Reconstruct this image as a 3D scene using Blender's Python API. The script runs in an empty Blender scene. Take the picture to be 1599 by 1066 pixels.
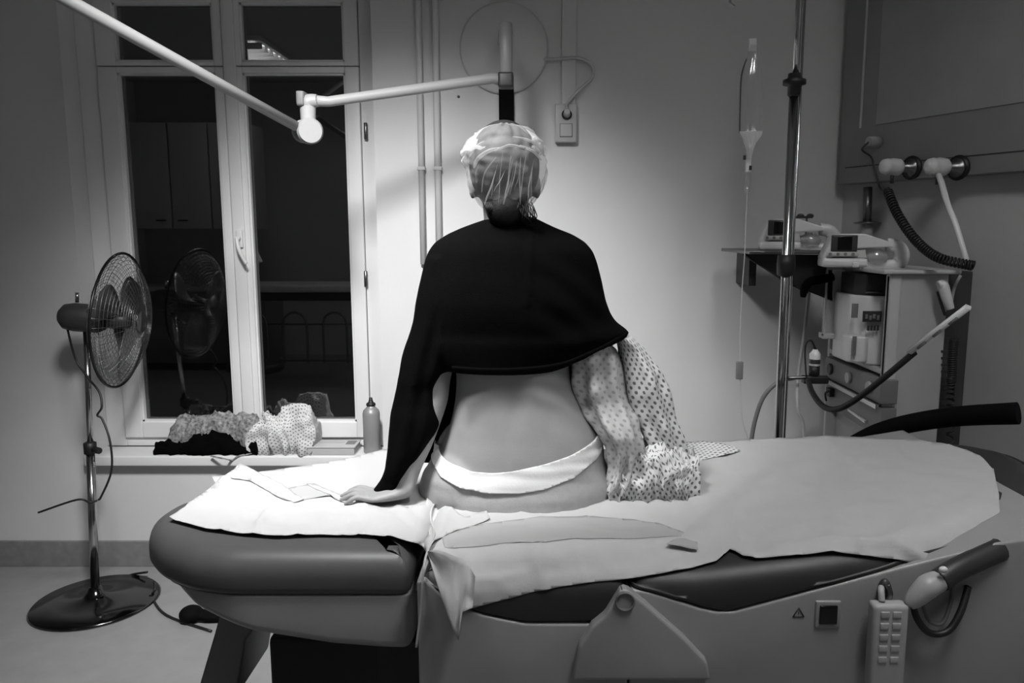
import bpy, bmesh, math, random
from mathutils import Vector, Matrix, noise
random.seed(7)
S = bpy.context.scene
COL = S.collection
PI = math.pi
R = math.radians

# ------------------------------------------------------------------ camera
CX, CY, F, PIT, CH = 840.0, 533.0, 1200.0, R(8.2), 1.5
cd = bpy.data.cameras.new('camera'); cam = bpy.data.objects.new('camera', cd); COL.objects.link(cam)
cam.location = (0, 0, CH); cam.rotation_euler = (PI / 2 - PIT, 0, 0)
cd.sensor_width = 36; cd.lens = 36 * F / 1599.0; cd.shift_x = (799.5 - CX) / 1599.0; cd.shift_y = 0
cd.clip_start = 0.05
S.camera = cam

# ------------------------------------------------------------------ world / light / exposure
w = bpy.data.worlds.new('night'); S.world = w; w.use_nodes = True
w.node_tree.nodes['Background'].inputs[0].default_value = (0.01, 0.01, 0.01, 1)
w.node_tree.nodes['Background'].inputs[1].default_value = 0.15
S.view_settings.view_transform = 'Standard'; S.view_settings.look = 'None'
S.view_settings.exposure = 0.12; S.view_settings.gamma = 1.0; S.view_settings.use_curve_mapping = False

def spot(loc, aim, power, size, blend, rad):
    l = bpy.data.lights.new('examination_light', 'SPOT'); o = bpy.data.objects.new('examination_light', l)
    COL.objects.link(o); o.location = loc
    o.rotation_euler = (Vector(aim) - Vector(loc)).to_track_quat('-Z', 'Y').to_euler()
    l.energy = power; l.spot_size = R(size); l.spot_blend = blend; l.shadow_soft_size = rad
    return o
def area(loc, aim, power, sx, sy):
    l = bpy.data.lights.new('ceiling_fill_light', 'AREA'); o = bpy.data.objects.new('ceiling_fill_light', l)
    COL.objects.link(o); o.location = loc; l.shape = 'RECTANGLE'; l.size = sx; l.size_y = sy; l.energy = power
    o.rotation_euler = (Vector(aim) - Vector(loc)).to_track_quat('-Z', 'Y').to_euler()
    return o
LAMP = Vector((-0.56, 1.24, 2.72)); AIM = Vector((-0.58, 2.52, 1.04))
spot(LAMP, AIM, 385, 82, 1.0, 0.18)
area((0.75, 0.7, 3.15), (0.75, 0.7, 0), 36, 0.36, 1.1)  # added fill brightening the right of the bed, no fixture known there
area((-2.65, -0.8, 3.15), (-2.65, -0.8, 0), 4, 0.36, 1.1)

# ------------------------------------------------------------------ pixel helpers (rays through the lens to real depths)
cp, sp = math.cos(PIT), math.sin(PIT)
def ray(px, py):
    a = (px - CX) / F; b = (CY - py) / F
    return Vector((a, cp + b * sp, -sp + b * cp))
def at(px, py, Y):
    r = ray(px, py); return Vector((0, 0, CH)) + r * (Y / r.y)
def atz(px, py, Z):
    r = ray(px, py); return Vector((0, 0, CH)) + r * ((Z - CH) / r.z)
def proj(v):
    x, y, z = v[0], v[1], v[2] - CH
    d = y * cp - z * sp
    return (CX + F * x / d, CY - F * (y * sp + z * cp) / d)
def lerp(a, b, t): return a + (b - a) * t
def interp(tab, x):
    if x <= tab[0][0]: return tab[0][1]
    for (a, b) in zip(tab, tab[1:]):
        if x <= b[0]: return lerp(a[1], b[1], (x - a[0]) / (b[0] - a[0]))
    return tab[-1][1]
def interpn(tab, x):
    if x <= tab[0][0]: return list(tab[0][1:])
    for a, b in zip(tab, tab[1:]):
        if x <= b[0]:
            t = (x - a[0]) / (b[0] - a[0]); return [lerp(p, q, t) for p, q in zip(a[1:], b[1:])]
    return list(tab[-1][1:])

# ------------------------------------------------------------------ materials
def lin(v): return v / 12.92 if v <= 0.04045 else ((v + 0.055) / 1.055) ** 2.4
def mat(name, v, rough=0.5, metal=0.0, bump=0.0, bscale=200.0, var=0.0, vscale=8.0, spec=0.5, coat=0.0):
    m = bpy.data.materials.new(name); m.use_nodes = True
    nt = m.node_tree; b = nt.nodes['Principled BSDF']
    c = lin(v); b.inputs['Base Color'].default_value = (c, c, c, 1)
    b.inputs['Roughness'].default_value = rough; b.inputs['Metallic'].default_value = metal
    b.inputs['Specular IOR Level'].default_value = spec
    b.inputs['Coat Weight'].default_value = coat
    tc = nt.nodes.new('ShaderNodeTexCoord')
    if var > 0:
        n = nt.nodes.new('ShaderNodeTexNoise'); n.inputs['Scale'].default_value = vscale; n.inputs['Detail'].default_value = 5
        nt.links.new(tc.outputs['Object'], n.inputs['Vector'])
        mr = nt.nodes.new('ShaderNodeMapRange'); mr.inputs[1].default_value = .3; mr.inputs[2].default_value = .7
        mr.inputs[3].default_value = c * (1 - var); mr.inputs[4].default_value = min(1, c * (1 + var))
        nt.links.new(n.outputs[0], mr.inputs[0]); nt.links.new(mr.outputs[0], b.inputs['Base Color'])
    if bump > 0:
        n = nt.nodes.new('ShaderNodeTexNoise'); n.inputs['Scale'].default_value = bscale; n.inputs['Detail'].default_value = 3
        nt.links.new(tc.outputs['Object'], n.inputs['Vector'])
        bp = nt.nodes.new('ShaderNodeBump'); bp.inputs['Strength'].default_value = bump; bp.inputs['Distance'].default_value = .002
        nt.links.new(n.outputs[0], bp.inputs['Height']); nt.links.new(bp.outputs[0], b.inputs['Normal'])
    return m
def see_through(name, v, alpha, rough=0.3, gloss=0.0):
    m = bpy.data.materials.new(name); m.use_nodes = True
    nt = m.node_tree; nt.nodes.remove(nt.nodes['Principled BSDF'])
    out = nt.nodes['Material Output']; c = lin(v)
    d = nt.nodes.new('ShaderNodeBsdfDiffuse'); d.inputs[0].default_value = (c, c, c, 1)
    tl = nt.nodes.new('ShaderNodeBsdfTranslucent'); tl.inputs[0].default_value = (c, c, c, 1)
    m1 = nt.nodes.new('ShaderNodeMixShader'); m1.inputs[0].default_value = .4
    nt.links.new(d.outputs[0], m1.inputs[1]); nt.links.new(tl.outputs[0], m1.inputs[2])
    t = nt.nodes.new('ShaderNodeBsdfTransparent')
    m2 = nt.nodes.new('ShaderNodeMixShader'); m2.inputs[0].default_value = alpha
    nt.links.new(t.outputs[0], m2.inputs[1]); nt.links.new(m1.outputs[0], m2.inputs[2])
    g = nt.nodes.new('ShaderNodeBsdfGlossy'); g.inputs['Roughness'].default_value = rough
    m3 = nt.nodes.new('ShaderNodeMixShader'); m3.inputs[0].default_value = gloss
    nt.links.new(m2.outputs[0], m3.inputs[1]); nt.links.new(g.outputs[0], m3.inputs[2])
    nt.links.new(m3.outputs[0], out.inputs[0])
    return m
def dotted(name, v, vd, size, rad, rough=0.85, stretch=1.0, noisy=0.0, transl=0.0):
    m = mat(name, v, rough); nt = m.node_tree; b = nt.nodes['Principled BSDF']
    uv = nt.nodes.new('ShaderNodeUVMap'); mp = nt.nodes.new('ShaderNodeMapping')
    mp.inputs['Scale'].default_value = (1 / size, 1 / (size * stretch), 1); mp.inputs['Rotation'].default_value = (0, 0, R(45))
    nt.links.new(uv.outputs[0], mp.inputs[0])
    fr = nt.nodes.new('ShaderNodeVectorMath'); fr.operation = 'FRACTION'; nt.links.new(mp.outputs[0], fr.inputs[0])
    sb = nt.nodes.new('ShaderNodeVectorMath'); sb.operation = 'SUBTRACT'; sb.inputs[1].default_value = (.5, .5, 0); nt.links.new(fr.outputs[0], sb.inputs[0])
    ln = nt.nodes.new('ShaderNodeVectorMath'); ln.operation = 'LENGTH'; nt.links.new(sb.outputs[0], ln.inputs[0])
    mr = nt.nodes.new('ShaderNodeMapRange'); mr.inputs[1].default_value = rad * .8; mr.inputs[2].default_value = rad * 1.2
    mr.inputs[3].default_value = lin(vd); mr.inputs[4].default_value = lin(v)
    nt.links.new(ln.outputs['Value'], mr.inputs[0]); nt.links.new(mr.outputs[0], b.inputs['Base Color'])
    return m

M = {}
M['wall'] = mat('painted_plaster', .83, .65, bump=.12, bscale=90, var=.03, vscale=3)
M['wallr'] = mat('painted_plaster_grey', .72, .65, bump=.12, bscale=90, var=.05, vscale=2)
M['ceil'] = mat('ceiling_paint', .75, .8)
M['floor'] = mat('vinyl_floor', .56, .45, var=.06, vscale=12)
M['base'] = mat('vinyl_skirting', .5, .6, var=.12, vscale=30)
M['frame'] = mat('window_paint', .88, .4, bump=.05, bscale=40)
M['seam'] = mat('seal_rubber', .2, .7)
M['white'] = mat('white_plastic', .86, .35, var=.02)
M['offw'] = mat('off_white_plastic', .74, .4, var=.03)
M['armw'] = mat('painted_arm_metal', .60, .4)
M['grey'] = mat('grey_plastic', .67, .42, var=.03)
M['mid'] = mat('mid_grey_plastic', .45, .5)
M['dark'] = mat('dark_plastic', .22, .45)
M['black'] = mat('black_rubber', .10, .5)
M['jet'] = mat('matt_black_paint', .03, .8, spec=.1)
M['screen'] = mat('dark_screen', .06, .15)
M['chrome'] = mat('chrome', .72, .16, metal=1.0)
M['steel'] = mat('brushed_steel', .5, .35, metal=1.0, var=.05, vscale=60)
M['vinyl'] = mat('charcoal_vinyl', .32, .42, bump=.08, bscale=500, var=.04, vscale=30, spec=.45)
M['vinyld'] = mat('dark_vinyl', .20, .45, bump=.08, bscale=500, spec=.4)
M['shell'] = mat('bed_shell_plastic', .60, .38, var=.03, vscale=15)
M['paper'] = mat('bed_paper', .73, .85, bump=.25, bscale=900, var=.02, vscale=20)
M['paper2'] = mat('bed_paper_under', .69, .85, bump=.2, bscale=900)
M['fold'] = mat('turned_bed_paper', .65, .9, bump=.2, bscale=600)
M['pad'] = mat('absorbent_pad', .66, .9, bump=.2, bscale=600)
M['skin'] = mat('skin', .57, .5, bump=.15, bscale=350, var=.05, vscale=14, spec=.35)
b_ = M['skin'].node_tree.nodes['Principled BSDF']; b_.inputs['Subsurface Weight'].default_value = .12
b_.inputs['Subsurface Radius'].default_value = (.01, .01, .01); b_.inputs['Subsurface Scale'].default_value = .5
M['knit'] = mat('black_knit', .02, .95, bump=.5, bscale=420, var=.25, vscale=120, spec=.06)
M['brief'] = mat('pale_stretch_fabric', .66, .85, bump=.3, bscale=260, var=.05, vscale=60)
M['band'] = mat('white_waistband', .86, .85, bump=.2, bscale=200)
M['hair'] = mat('dark_hair', .08, .6, bump=.6, bscale=120, var=.4, vscale=60)
M['cap'] = see_through('sheer_cap_fabric', .78, .27, .5, .0)
M['capedge'] = see_through('gathered_cap_fabric', .80, .62, .5, .0)
M['gown'] = dotted('patterned_gown_cotton', .84, .40, .0150, .26)
M['gownin'] = dotted('patterned_gown_inside', .74, .60, .0150, .24)
M['print2'] = dotted('dotted_cotton', .80, .28, .0125, .20)
M['print3'] = mat('mottled_print', .50, .9, var=.75, vscale=70)
M['wood'] = mat('dull_panel_laminate', .50, .5, var=.06, vscale=6)
M['woodin'] = mat('dull_panel_inset', .57, .5, var=.06, vscale=6)
M['bottle'] = mat('bottle_metal', .58, .4, metal=.2, bump=.05)
M['clear'] = see_through('clear_plastic', .8, .16, .08, .10)
M['clearw'] = see_through('wrinkled_clear_plastic', .95, .5, .15, .12)
M['cab'] = mat('cabinet_laminate', .72, .5)
M['gdark'] = mat('printed_ink', .18, .6)
# window pane: thin glass with its mirror reflection
m = bpy.data.materials.new('window_glass'); m.use_nodes = True; nt = m.node_tree; nt.nodes.remove(nt.nodes['Principled BSDF'])
t = nt.nodes.new('ShaderNodeBsdfTransparent'); t.inputs[0].default_value = (.85, .85, .85, 1)
g = nt.nodes.new('ShaderNodeBsdfGlossy'); g.inputs['Roughness'].default_value = 0.0
x = nt.nodes.new('ShaderNodeMixShader'); x.inputs[0].default_value = .19
nt.links.new(t.outputs[0], x.inputs[1]); nt.links.new(g.outputs[0], x.inputs[2]); nt.links.new(x.outputs[0], nt.nodes['Material Output'].inputs[0])
M['glass'] = m
def emis(name, v, s):
    m = bpy.data.materials.new(name); m.use_nodes = True; b = m.node_tree.nodes['Principled BSDF']
    b.inputs['Emission Color'].default_value = (v, v, v, 1); b.inputs['Emission Strength'].default_value = s
    return m

# ------------------------------------------------------------------ mesh builder
class MB:
    def __init__(s): s.v = []; s.f = []; s.uv = {}; s.sm = []
    def quad_strip(s, rings, closed=True, caps=True, smooth=True, uvs=None):
        base = len(s.v); n = len(rings[0])
        for r in rings: s.v += [tuple(p) for p in r]
        for i in range(len(rings) - 1):
            for j in range(n if closed else n - 1):
                k = (j + 1) % n
                s.f.append((base + i * n + j, base + i * n + k, base + (i + 1) * n + k, base + (i + 1) * n + j)); s.sm.append(smooth)
                if uvs: s.uv[len(s.f) - 1] = [uvs(i, j), uvs(i, j + 1), uvs(i + 1, j + 1), uvs(i + 1, j)]
        if caps and closed:
            s.f.append(tuple(base + j for j in reversed(range(n)))); s.sm.append(False)
            s.f.append(tuple(base + (len(rings) - 1) * n + j for j in range(n))); s.sm.append(False)
        return s
    def box(s, x0, x1, y0, y1, z0, z1, bev=0.0, M4=None):
        bm = bmesh.new(); bmesh.ops.create_cube(bm, size=1)
        for v in bm.verts:
            v.co = Vector((x0 + (v.co.x + .5) * (x1 - x0), y0 + (v.co.y + .5) * (y1 - y0), z0 + (v.co.z + .5) * (z1 - z0)))
        if bev > 0:
            bev = min(bev, .45 * min(abs(x1 - x0), abs(y1 - y0), abs(z1 - z0)))
            bmesh.ops.bevel(bm, geom=bm.edges[:], offset=bev, segments=2, profile=.7, affect='EDGES')
        s.addbm(bm, M4, smooth=bev > 0); return s
    def addbm(s, bm, M4=None, smooth=False):
        bm.verts.index_update(); base = len(s.v)
        for v in bm.verts: s.v.append(tuple((M4 @ v.co) if M4 else v.co))
        for f in bm.faces: s.f.append(tuple(base + v.index for v in f.verts)); s.sm.append(smooth)
        bm.free()
    def prism(s, poly, y0, y1, bev=0.0, axis='Y'):
        """poly: list of (a,b); axis Y -> (x,z) extruded in y"""
        bm = bmesh.new()
        def P(a, b, c):
            return (a, c, b) if axis == 'Y' else ((c, a, b) if axis == 'X' else (a, b, c))
        lo = [bm.verts.new(P(a, b, y0)) for a, b in poly]; hi = [bm.verts.new(P(a, b, y1)) for a, b in poly]
        n = len(poly)
        bm.faces.new(lo); bm.faces.new(hi[::-1])
        for i in range(n): bm.faces.new((lo[i], hi[i], hi[(i + 1) % n], lo[(i + 1) % n]))
        bmesh.ops.recalc_face_normals(bm, faces=bm.faces[:])
        if bev > 0: bmesh.ops.bevel(bm, geom=bm.edges[:], offset=bev, segments=2, profile=.7, affect='EDGES')
        s.addbm(bm, None, smooth=bev > 0); return s
    def tube(s, pts, r, n=10, smoothpath=True, closed=False, flat=1.0):
        pts = [Vector(p) for p in pts]; rr = r if isinstance(r, (list, tuple)) else [r] * len(pts)
        if smoothpath and len(pts) > 2: pts, rr = catmull(pts, rr, 6, closed)
        rings = []; up = None
        m_ = len(pts)
        for i, p in enumerate(pts):
            if closed: d = pts[(i + 1) % m_] - pts[i - 1]
            else: d = pts[min(i + 1, m_ - 1)] - pts[max(i - 1, 0)]
            d = d.normalized() if d.length > 1e-9 else Vector((0, 0, 1))
            if up is None:
                up = Vector((0, 0, 1)) if abs(d.z) < .9 else Vector((1, 0, 0))
            a = (up - d * up.dot(d)).normalized(); b = d.cross(a); up = a
            rings.append([p + (a * math.cos(2 * PI * k / n) * flat + b * math.sin(2 * PI * k / n)) * rr[i] for k in range(n)])
        if closed: rings.append(rings[0]); s.quad_strip(rings, caps=False)
        else: s.quad_strip(rings)
        return s
    def cyl(s, a, b, r, r2=None, n=20, bev=0.0):
        a, b = Vector(a), Vector(b); r2 = r if r2 is None else r2
        if bev > 0:
            d = (b - a).normalized()
            s.tube([a, a + d * 1e-4, a + d * bev, b - d * bev, b - d * 1e-4, b], [r - bev, r - bev, r, r2, r2 - bev, r2 - bev], n, False)
        else: s.tube([a, b], [r, r2], n, False)
        return s
    def lathe(s, prof, c, n=24, axis=None):
        """prof: list (r, h) along axis from c"""
        ax = Vector(axis).normalized() if axis else Vector((0, 0, 1))
        u = Vector((1, 0, 0)) if abs(ax.x) < .9 else Vector((0, 1, 0))
        a = (u - ax * u.dot(ax)).normalized(); b = ax.cross(a); c = Vector(c)
        rings = [[c + ax * h + (a * math.cos(2 * PI * k / n) + b * math.sin(2 * PI * k / n)) * max(r, 1e-4) for k in range(n)] for r, h in prof]
        s.quad_strip(rings); return s
    def ell(s, c, rx, ry, rz, nu=20, nv=12):
        c = Vector(c); rings = []
        for i in range(nv + 1):
            t = PI * (i + .02) / (nv + .04)
            rings.append([c + Vector((rx * math.sin(t) * math.cos(2 * PI * k / nu), ry * math.sin(t) * math.sin(2 * PI * k / nu), -rz * math.cos(t))) for k in range(nu)])
        s.quad_strip(rings); return s
    def build(s, name, m, parent=None, smooth=None):
        me = bpy.data.meshes.new(name); me.from_pydata(s.v, [], s.f)
        if s.uv:
            ul = me.uv_layers.new(name='UVMap')
            for p in me.polygons:
                if p.index in s.uv:
                    for li, u in zip(p.loop_indices, s.uv[p.index]): ul.data[li].uv = u
        for p, q in zip(me.polygons, s.sm): p.use_smooth = q if smooth is None else smooth
        bm = bmesh.new(); bm.from_mesh(me); bmesh.ops.recalc_face_normals(bm, faces=bm.faces[:]); bm.to_mesh(me); bm.free()
        me.materials.append(m); me.update()
        return link(name, me, parent)
def link(name, me, parent=None):
    o = bpy.data.objects.new(name, me); COL.objects.link(o)
    if parent:
        o.parent = parent; o.matrix_parent_inverse = parent['_inv_m'] if False else worldof(parent).inverted()
    return o
def worldof(o):
    m = o.matrix_basis.copy()
    if o.parent: m = worldof(o.parent) @ o.matrix_parent_inverse @ m
    return m
def catmull(pts, rr, k, closed=False):
    out, ro = [], []; n = len(pts)
    rng = range(n) if closed else range(n - 1)
    for i in rng:
        if closed: p0, p1, p2, p3 = pts[i - 1], pts[i], pts[(i + 1) % n], pts[(i + 2) % n]; r1, r2 = rr[i], rr[(i + 1) % n]
        else: p0, p1, p2, p3 = pts[max(i - 1, 0)], pts[i], pts[i + 1], pts[min(i + 2, n - 1)]; r1, r2 = rr[i], rr[i + 1]
        for j in range(k):
            t = j / k
            out.append(.5 * ((2 * p1) + (p2 - p0) * t + (2 * p0 - 5 * p1 + 4 * p2 - p3) * t * t + (3 * p1 - p0 - 3 * p2 + p3) * t ** 3)); ro.append(lerp(r1, r2, t))
    if not closed: out.append(pts[-1]); ro.append(rr[-1])
    return out, ro
def thing(name, label, cat, loc=(0, 0, 0), group=None):
    o = bpy.data.objects.new(name, None); COL.objects.link(o); o.location = loc; o.empty_display_size = .05
    o['label'] = label; o['category'] = cat
    if group: o['group'] = group
    return o
def tag(o, label, cat, group=None):
    o['label'] = label; o['category'] = cat
    if group: o['group'] = group
    return o
def struct(o): o['kind'] = 'structure'; return o
def lab(o, label): o['label'] = label; return o
def copy_tree(o, parent=None):
    c = o.copy(); COL.objects.link(c)
    if parent: c.parent = parent
    for ch in list(o.children): copy_tree(ch, c)
    return c
def smoothmesh(me, it=3, fac=.5):
    bm = bmesh.new(); bm.from_mesh(me)
    for _ in range(it): bmesh.ops.smooth_vert(bm, verts=bm.verts[:], factor=fac, use_axis_x=True, use_axis_y=True, use_axis_z=True)
    bm.to_mesh(me); bm.free()
def remesh(mb, vox, sm=3):
    me = bpy.data.meshes.new('tmp'); me.from_pydata(mb.v, [], mb.f)
    bm = bmesh.new(); bm.from_mesh(me); bmesh.ops.recalc_face_normals(bm, faces=bm.faces[:]); bm.to_mesh(me); bm.free()
    o = bpy.data.objects.new('tmp', me); COL.objects.link(o)
    md = o.modifiers.new('r', 'REMESH'); md.mode = 'VOXEL'; md.voxel_size = vox; md.use_smooth_shade = True
    dg = bpy.context.evaluated_depsgraph_get(); dg.update()
    r = bpy.data.meshes.new_from_object(o.evaluated_get(dg))
    bpy.data.objects.remove(o); smoothmesh(r, sm)
    for p in r.polygons: p.use_smooth = True
    return r
def fn(v, s, seed=0): return noise.noise(Vector(v) * s + Vector((seed * 3.7, seed * 1.3, seed * 7.1)))

# ================================================================== ROOM
WY = 3.30; GY = 3.43
XL, XRc = -4.7, 1.29
ox0, ox1 = at(121, 400, WY).x, at(590, 400, WY).x      # window opening
SILLZ = .525; WTOP = 2.56
b = MB().box(XL, ox0, WY, WY + .25, 0, 3.2); b.box(ox1, XRc + .12, WY, WY + .25, 0, 3.2)
b.box(ox0, ox1, WY, WY + .25, 0, SILLZ - .04); b.box(ox0, ox1, WY, WY + .25, WTOP, 3.2)
struct(b.build('wall_front', M['wall']))
dn = Vector((.41, -.912, 0)).normalized(); nr = Vector((-dn.y, dn.x, 0))   # oblique wall direction and outward normal
pe = Vector((XRc, WY, 0)) + dn * 2.3
ob = MB(); q0 = Vector((XRc, WY, 0)); q1 = pe
ob.prism([(q0.x, q0.y), (q1.x, q1.y), (q1.x + nr.x * .15, q1.y + nr.y * .15), (q0.x + nr.x * .15, q0.y + nr.y * .15)], 0, 3.2, axis='Z')
struct(ob.build('wall_right', M['wallr']))
struct(MB().box(pe.x, pe.x + .15, -2.4, pe.y, 0, 3.2).build('wall_right_rear', M['wallr']))
struct(MB().box(XL - .15, XL, -2.4, WY + .25, 0, 3.2).build('wall_left', M['wall']))
struct(MB().box(XL - .15, pe.x + .15, -2.55, -2.4, 0, 3.2).build('wall_back', M['wallr']))
struct(MB().box(XL - .15, pe.x + .15, -2.55, WY + .25, -.1, 0).build('floor', M['floor']))
struct(MB().box(XL - .15, pe.x + .15, -2.55, WY + .25, 3.2, 3.3).build('ceiling', M['ceil']))
struct(MB().box(XL, XRc, WY - .012, WY, 0, .12, .003).build('baseboard_front', M['base']))

# sill
sb = MB().box(ox0 - .02, ox1 + .03, WY - .05, GY - .02, SILLZ - .045, SILLZ, .006)
struct(sb.build('trim_1', M['frame']))

# window
win = bpy.data.objects.new('window_1', None); COL.objects.link(win); win['kind'] = 'structure'
def gx(px, py): return at(px, py, GY).x
zt = lambda py: at(500, py, GY).z
xA, xB = gx(134, 120), gx(600, 400) + .02       # frame outer
s0, s1 = gx(157, 120), gx(572, 400)             # sash outer
g0, g1 = gx(187, 120), gx(340, 120)             # left glass
g2, g3 = gx(382, 120), gx(541, 120)
zb0 = zt(690); zb1 = zt(681); zb2 = zt(656)     # frame bottom/rail/glass bottom
zT0, zT1 = zt(116), zt(98)
def wprof(mb, x0, x1, z0, z1, y0, y1, bev=.004): mb.box(x0, x1, y0, y1, z0, z1, bev)
f_ = MB()
f_.box(ox0, s0, GY - .015, GY + .06, SILLZ, WTOP, .004); f_.box(s1, ox1 + .02, GY - .015, GY + .06, SILLZ, WTOP, .004)
f_.box(s0, s1, GY - .015, GY + .06, SILLZ, zb1, .004); f_.box(ox0, ox1, GY - .015, GY + .06, WTOP - .05, WTOP, .004)
f_.build('window_frame', M['frame'], win)
def sash(x0, x1, xg0, xg1, z0, z1, zg0, zg1, name='sash'):
    s_ = MB()
    s_.box(x0, xg0, GY - .03, GY + .03, z0, z1, .004); s_.box(xg1, x1, GY - .03, GY + .03, z0, z1, .004)
    s_.box(xg0, xg1, GY - .03, GY + .03, z0, zg0, .004); s_.box(xg0, xg1, GY - .03, GY + .03, zg1, z1, .004)
    # inner glazing bead
    e = .008
    s_.box(xg0, xg0 + e, GY - .02, GY, zg0, zg1); s_.box(xg1 - e, xg1, GY - .02, GY, zg0, zg1)
    s_.box(xg0, xg1, GY - .02, GY, zg0, zg0 + e); s_.box(xg0, xg1, GY - .02, GY, zg1 - e, zg1)
    o = s_.build(name, M['frame'], win)
    MB().box(xg0, xg1, GY + .004, GY + .008, zg0, zg1).build('pane', M['glass'], o)
    return o
ms = gx(354, 120)
zM = (zT0 + zT1) / 2 + .004
sl = sash(s0 + .002, ms - .002, g0, g1, zb1 + .002, zM - .002, zb2, zT0)
sr = sash(ms + .002, s1 - .002, g2, g3, zb1 + .002, zM - .002, zb2, zT0)
sash(s0 + .002, ms - .002, g0, g1, zM + .002, WTOP - .05, zT1, WTOP - .11, 'fanlight_sash')
sash(ms + .002, s1 - .002, g2, g3, zM + .002, WTOP - .05, zT1, WTOP - .11, 'fanlight_sash')
mv = MB().box(ms + .004, gx(374, 120), GY - .042, GY - .028, zb1 + .01, WTOP - .06, .004); mv.build('cover_strip', M['frame'], win)
# handle
h0 = at(374, 372, GY - .05); h1 = at(386, 412, GY - .075)
hd = MB().box(h0.x - .014, h0.x + .014, GY - .056, GY - .042, h0.z - .04, h0.z + .035, .005)
hd.cyl((h0.x, GY - .05, h0.z), (h0.x, GY - .08, h0.z), .009); hd.tube([(h0.x, GY - .082, h0.z), (h0.x + .01, GY - .088, h0.z - .05), (h1.x, GY - .085, h1.z - .0)], [.009, .009, .008], 10)
hd.build('handle', M['white'], win)
for py in (205, 435):
    c = at(572, py, GY - .02)
    MB().cyl((c.x, GY - .03, c.z - .035), (c.x, GY - .03, c.z + .035), .008, bev=.002).build('hinge', M['steel'], win)

# wall pipes
def pipe(px, pyb, r, name, label):
    t0 = at(px, 90, WY - .025); 
    p = MB().cyl((t0.x, WY - r - .004, at(px, pyb, WY).z), (t0.x, WY - r - .004, 3.19), r, n=16)
    for zz in (2.45, 1.75): p.box(t0.x - r - .004, t0.x + r + .004, WY - 2 * r - .006, WY, zz, zz + .014, .002)
    return tag(p.build(name, M['wall']), label, 'pipe')
pipe(654, 412, .013, 'wall_pipe', 'painted vertical pipe nearer the window, left of its twin')
pipe(680, 470, .014, 'wall_pipe', 'painted vertical pipe on the wall behind the left shoulder, right of its twin')

# ================================================================== LAMP ARM on the wall
la = thing('lamp_arm', 'white jointed examination lamp arm reaching from the round wall plate past the window', 'lamp arm', (at(787, 77, WY).x, WY, at(787, 77, WY).z))
c = at(787, 76, WY)
MB().lathe([(.0, .0), (.178, .0), (.182, -.004), (.182, -.010), (.172, -.018), (.06, -.03), (0, -.032)], c, 40, (0, 1, 0)).build('wall_plate', M['wall'], la)
a1 = at(790, 125, 2.92)
tb = MB().cyl((a1.x, 2.92, a1.z - .01), (a1.x, 2.92, a1.z + .2), .024, n=20, bev=.003)
tb.cyl((a1.x, 2.92, a1.z + .165), (c.x, WY - .02, c.z + .02), .026, n=20); tb.build('mount_post', M['armw'], la)
MB().box(a1.x - .028, a1.x + .028, 2.89, 2.95, a1.z - .03, a1.z + .025, .01).build('post_clamp', M['dark'], la)
j1 = at(482, 157, 2.66); j2 = at(482, 205, 2.62)
ta = MB().tube([(a1.x - .01, 2.92, a1.z), (a1.x - .05, 2.91, a1.z + .004), j1 + Vector((.06, .02, .0)), j1], [.026, .019, .017, .02], 14, False)
ta.build('inner_arm', M['armw'], la)
tb = MB().tube([j1 + Vector((.03, 0, 0)), j1 + Vector((.0, 0, -.005)), j1 + Vector((-.004, 0, -.03)), j2 + Vector((0, 0, .02))], [.02, .026, .026, .023], 16)
tb.build('elbow', M['armw'], la)
MB().box(j1.x - .034, j1.x - .008, 2.63, 2.69, j1.z - .02, j1.z + .028, .008).build('elbow_cap', M['mid'], la)
ax = Vector((.35, -1, -.1)).normalized()
jk = MB().cyl(j2 + Vector((.004, 0, 0)) + ax * .04, j2 - ax * .0, .042, n=28, bev=.005); jk.cyl(j2 + Vector((-.016, 0, 0)), j2 - ax * .03 + Vector((-.016, 0, 0)), .038, n=28, bev=.004)
jk.build('joint_drum', M['armw'], la)
e1 = LAMP + Vector((-.42, -.06, .19)); 
d2 = (at(232, 70, 2.2) - at(462, 197, 2.58)).normalized()
st = at(462, 197, 2.58)
e1 = st + d2 * 1.15
MB().tube([st, e1], [.0165, .0175], 14, False).build('outer_arm', M['armw'], la)
lh = thing('examination_lamp', 'round examination lamp head above the bed, outside the view', 'lamp', LAMP)
dd = (AIM - LAMP).normalized()
lpv = MB().lathe([(.045, .0), (.10, -.005), (.13, .02), (.135, .02), (.11, -.05), (.06, -.09), (.0, -.1)], LAMP - dd * .03, 28, dd)
lpv.build('lamp_head', M['white'], lh)
MB().tube([e1, e1 + Vector((.0, -.02, .12)), LAMP - dd * .14 + Vector((-.2, 0, .12)), LAMP - dd * .12], .014, 10).build('yoke', M['white'], la)
# black rail below plate
r0 = at(791, 100, WY); tag(MB().box(r0.x - .032, r0.x + .030, WY - .022, WY, 1.45, r0.z, .003).build('cable_rail', M['jet']), 'black vertical rail on the wall between lamp plate and capped head', 'rail')

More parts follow.
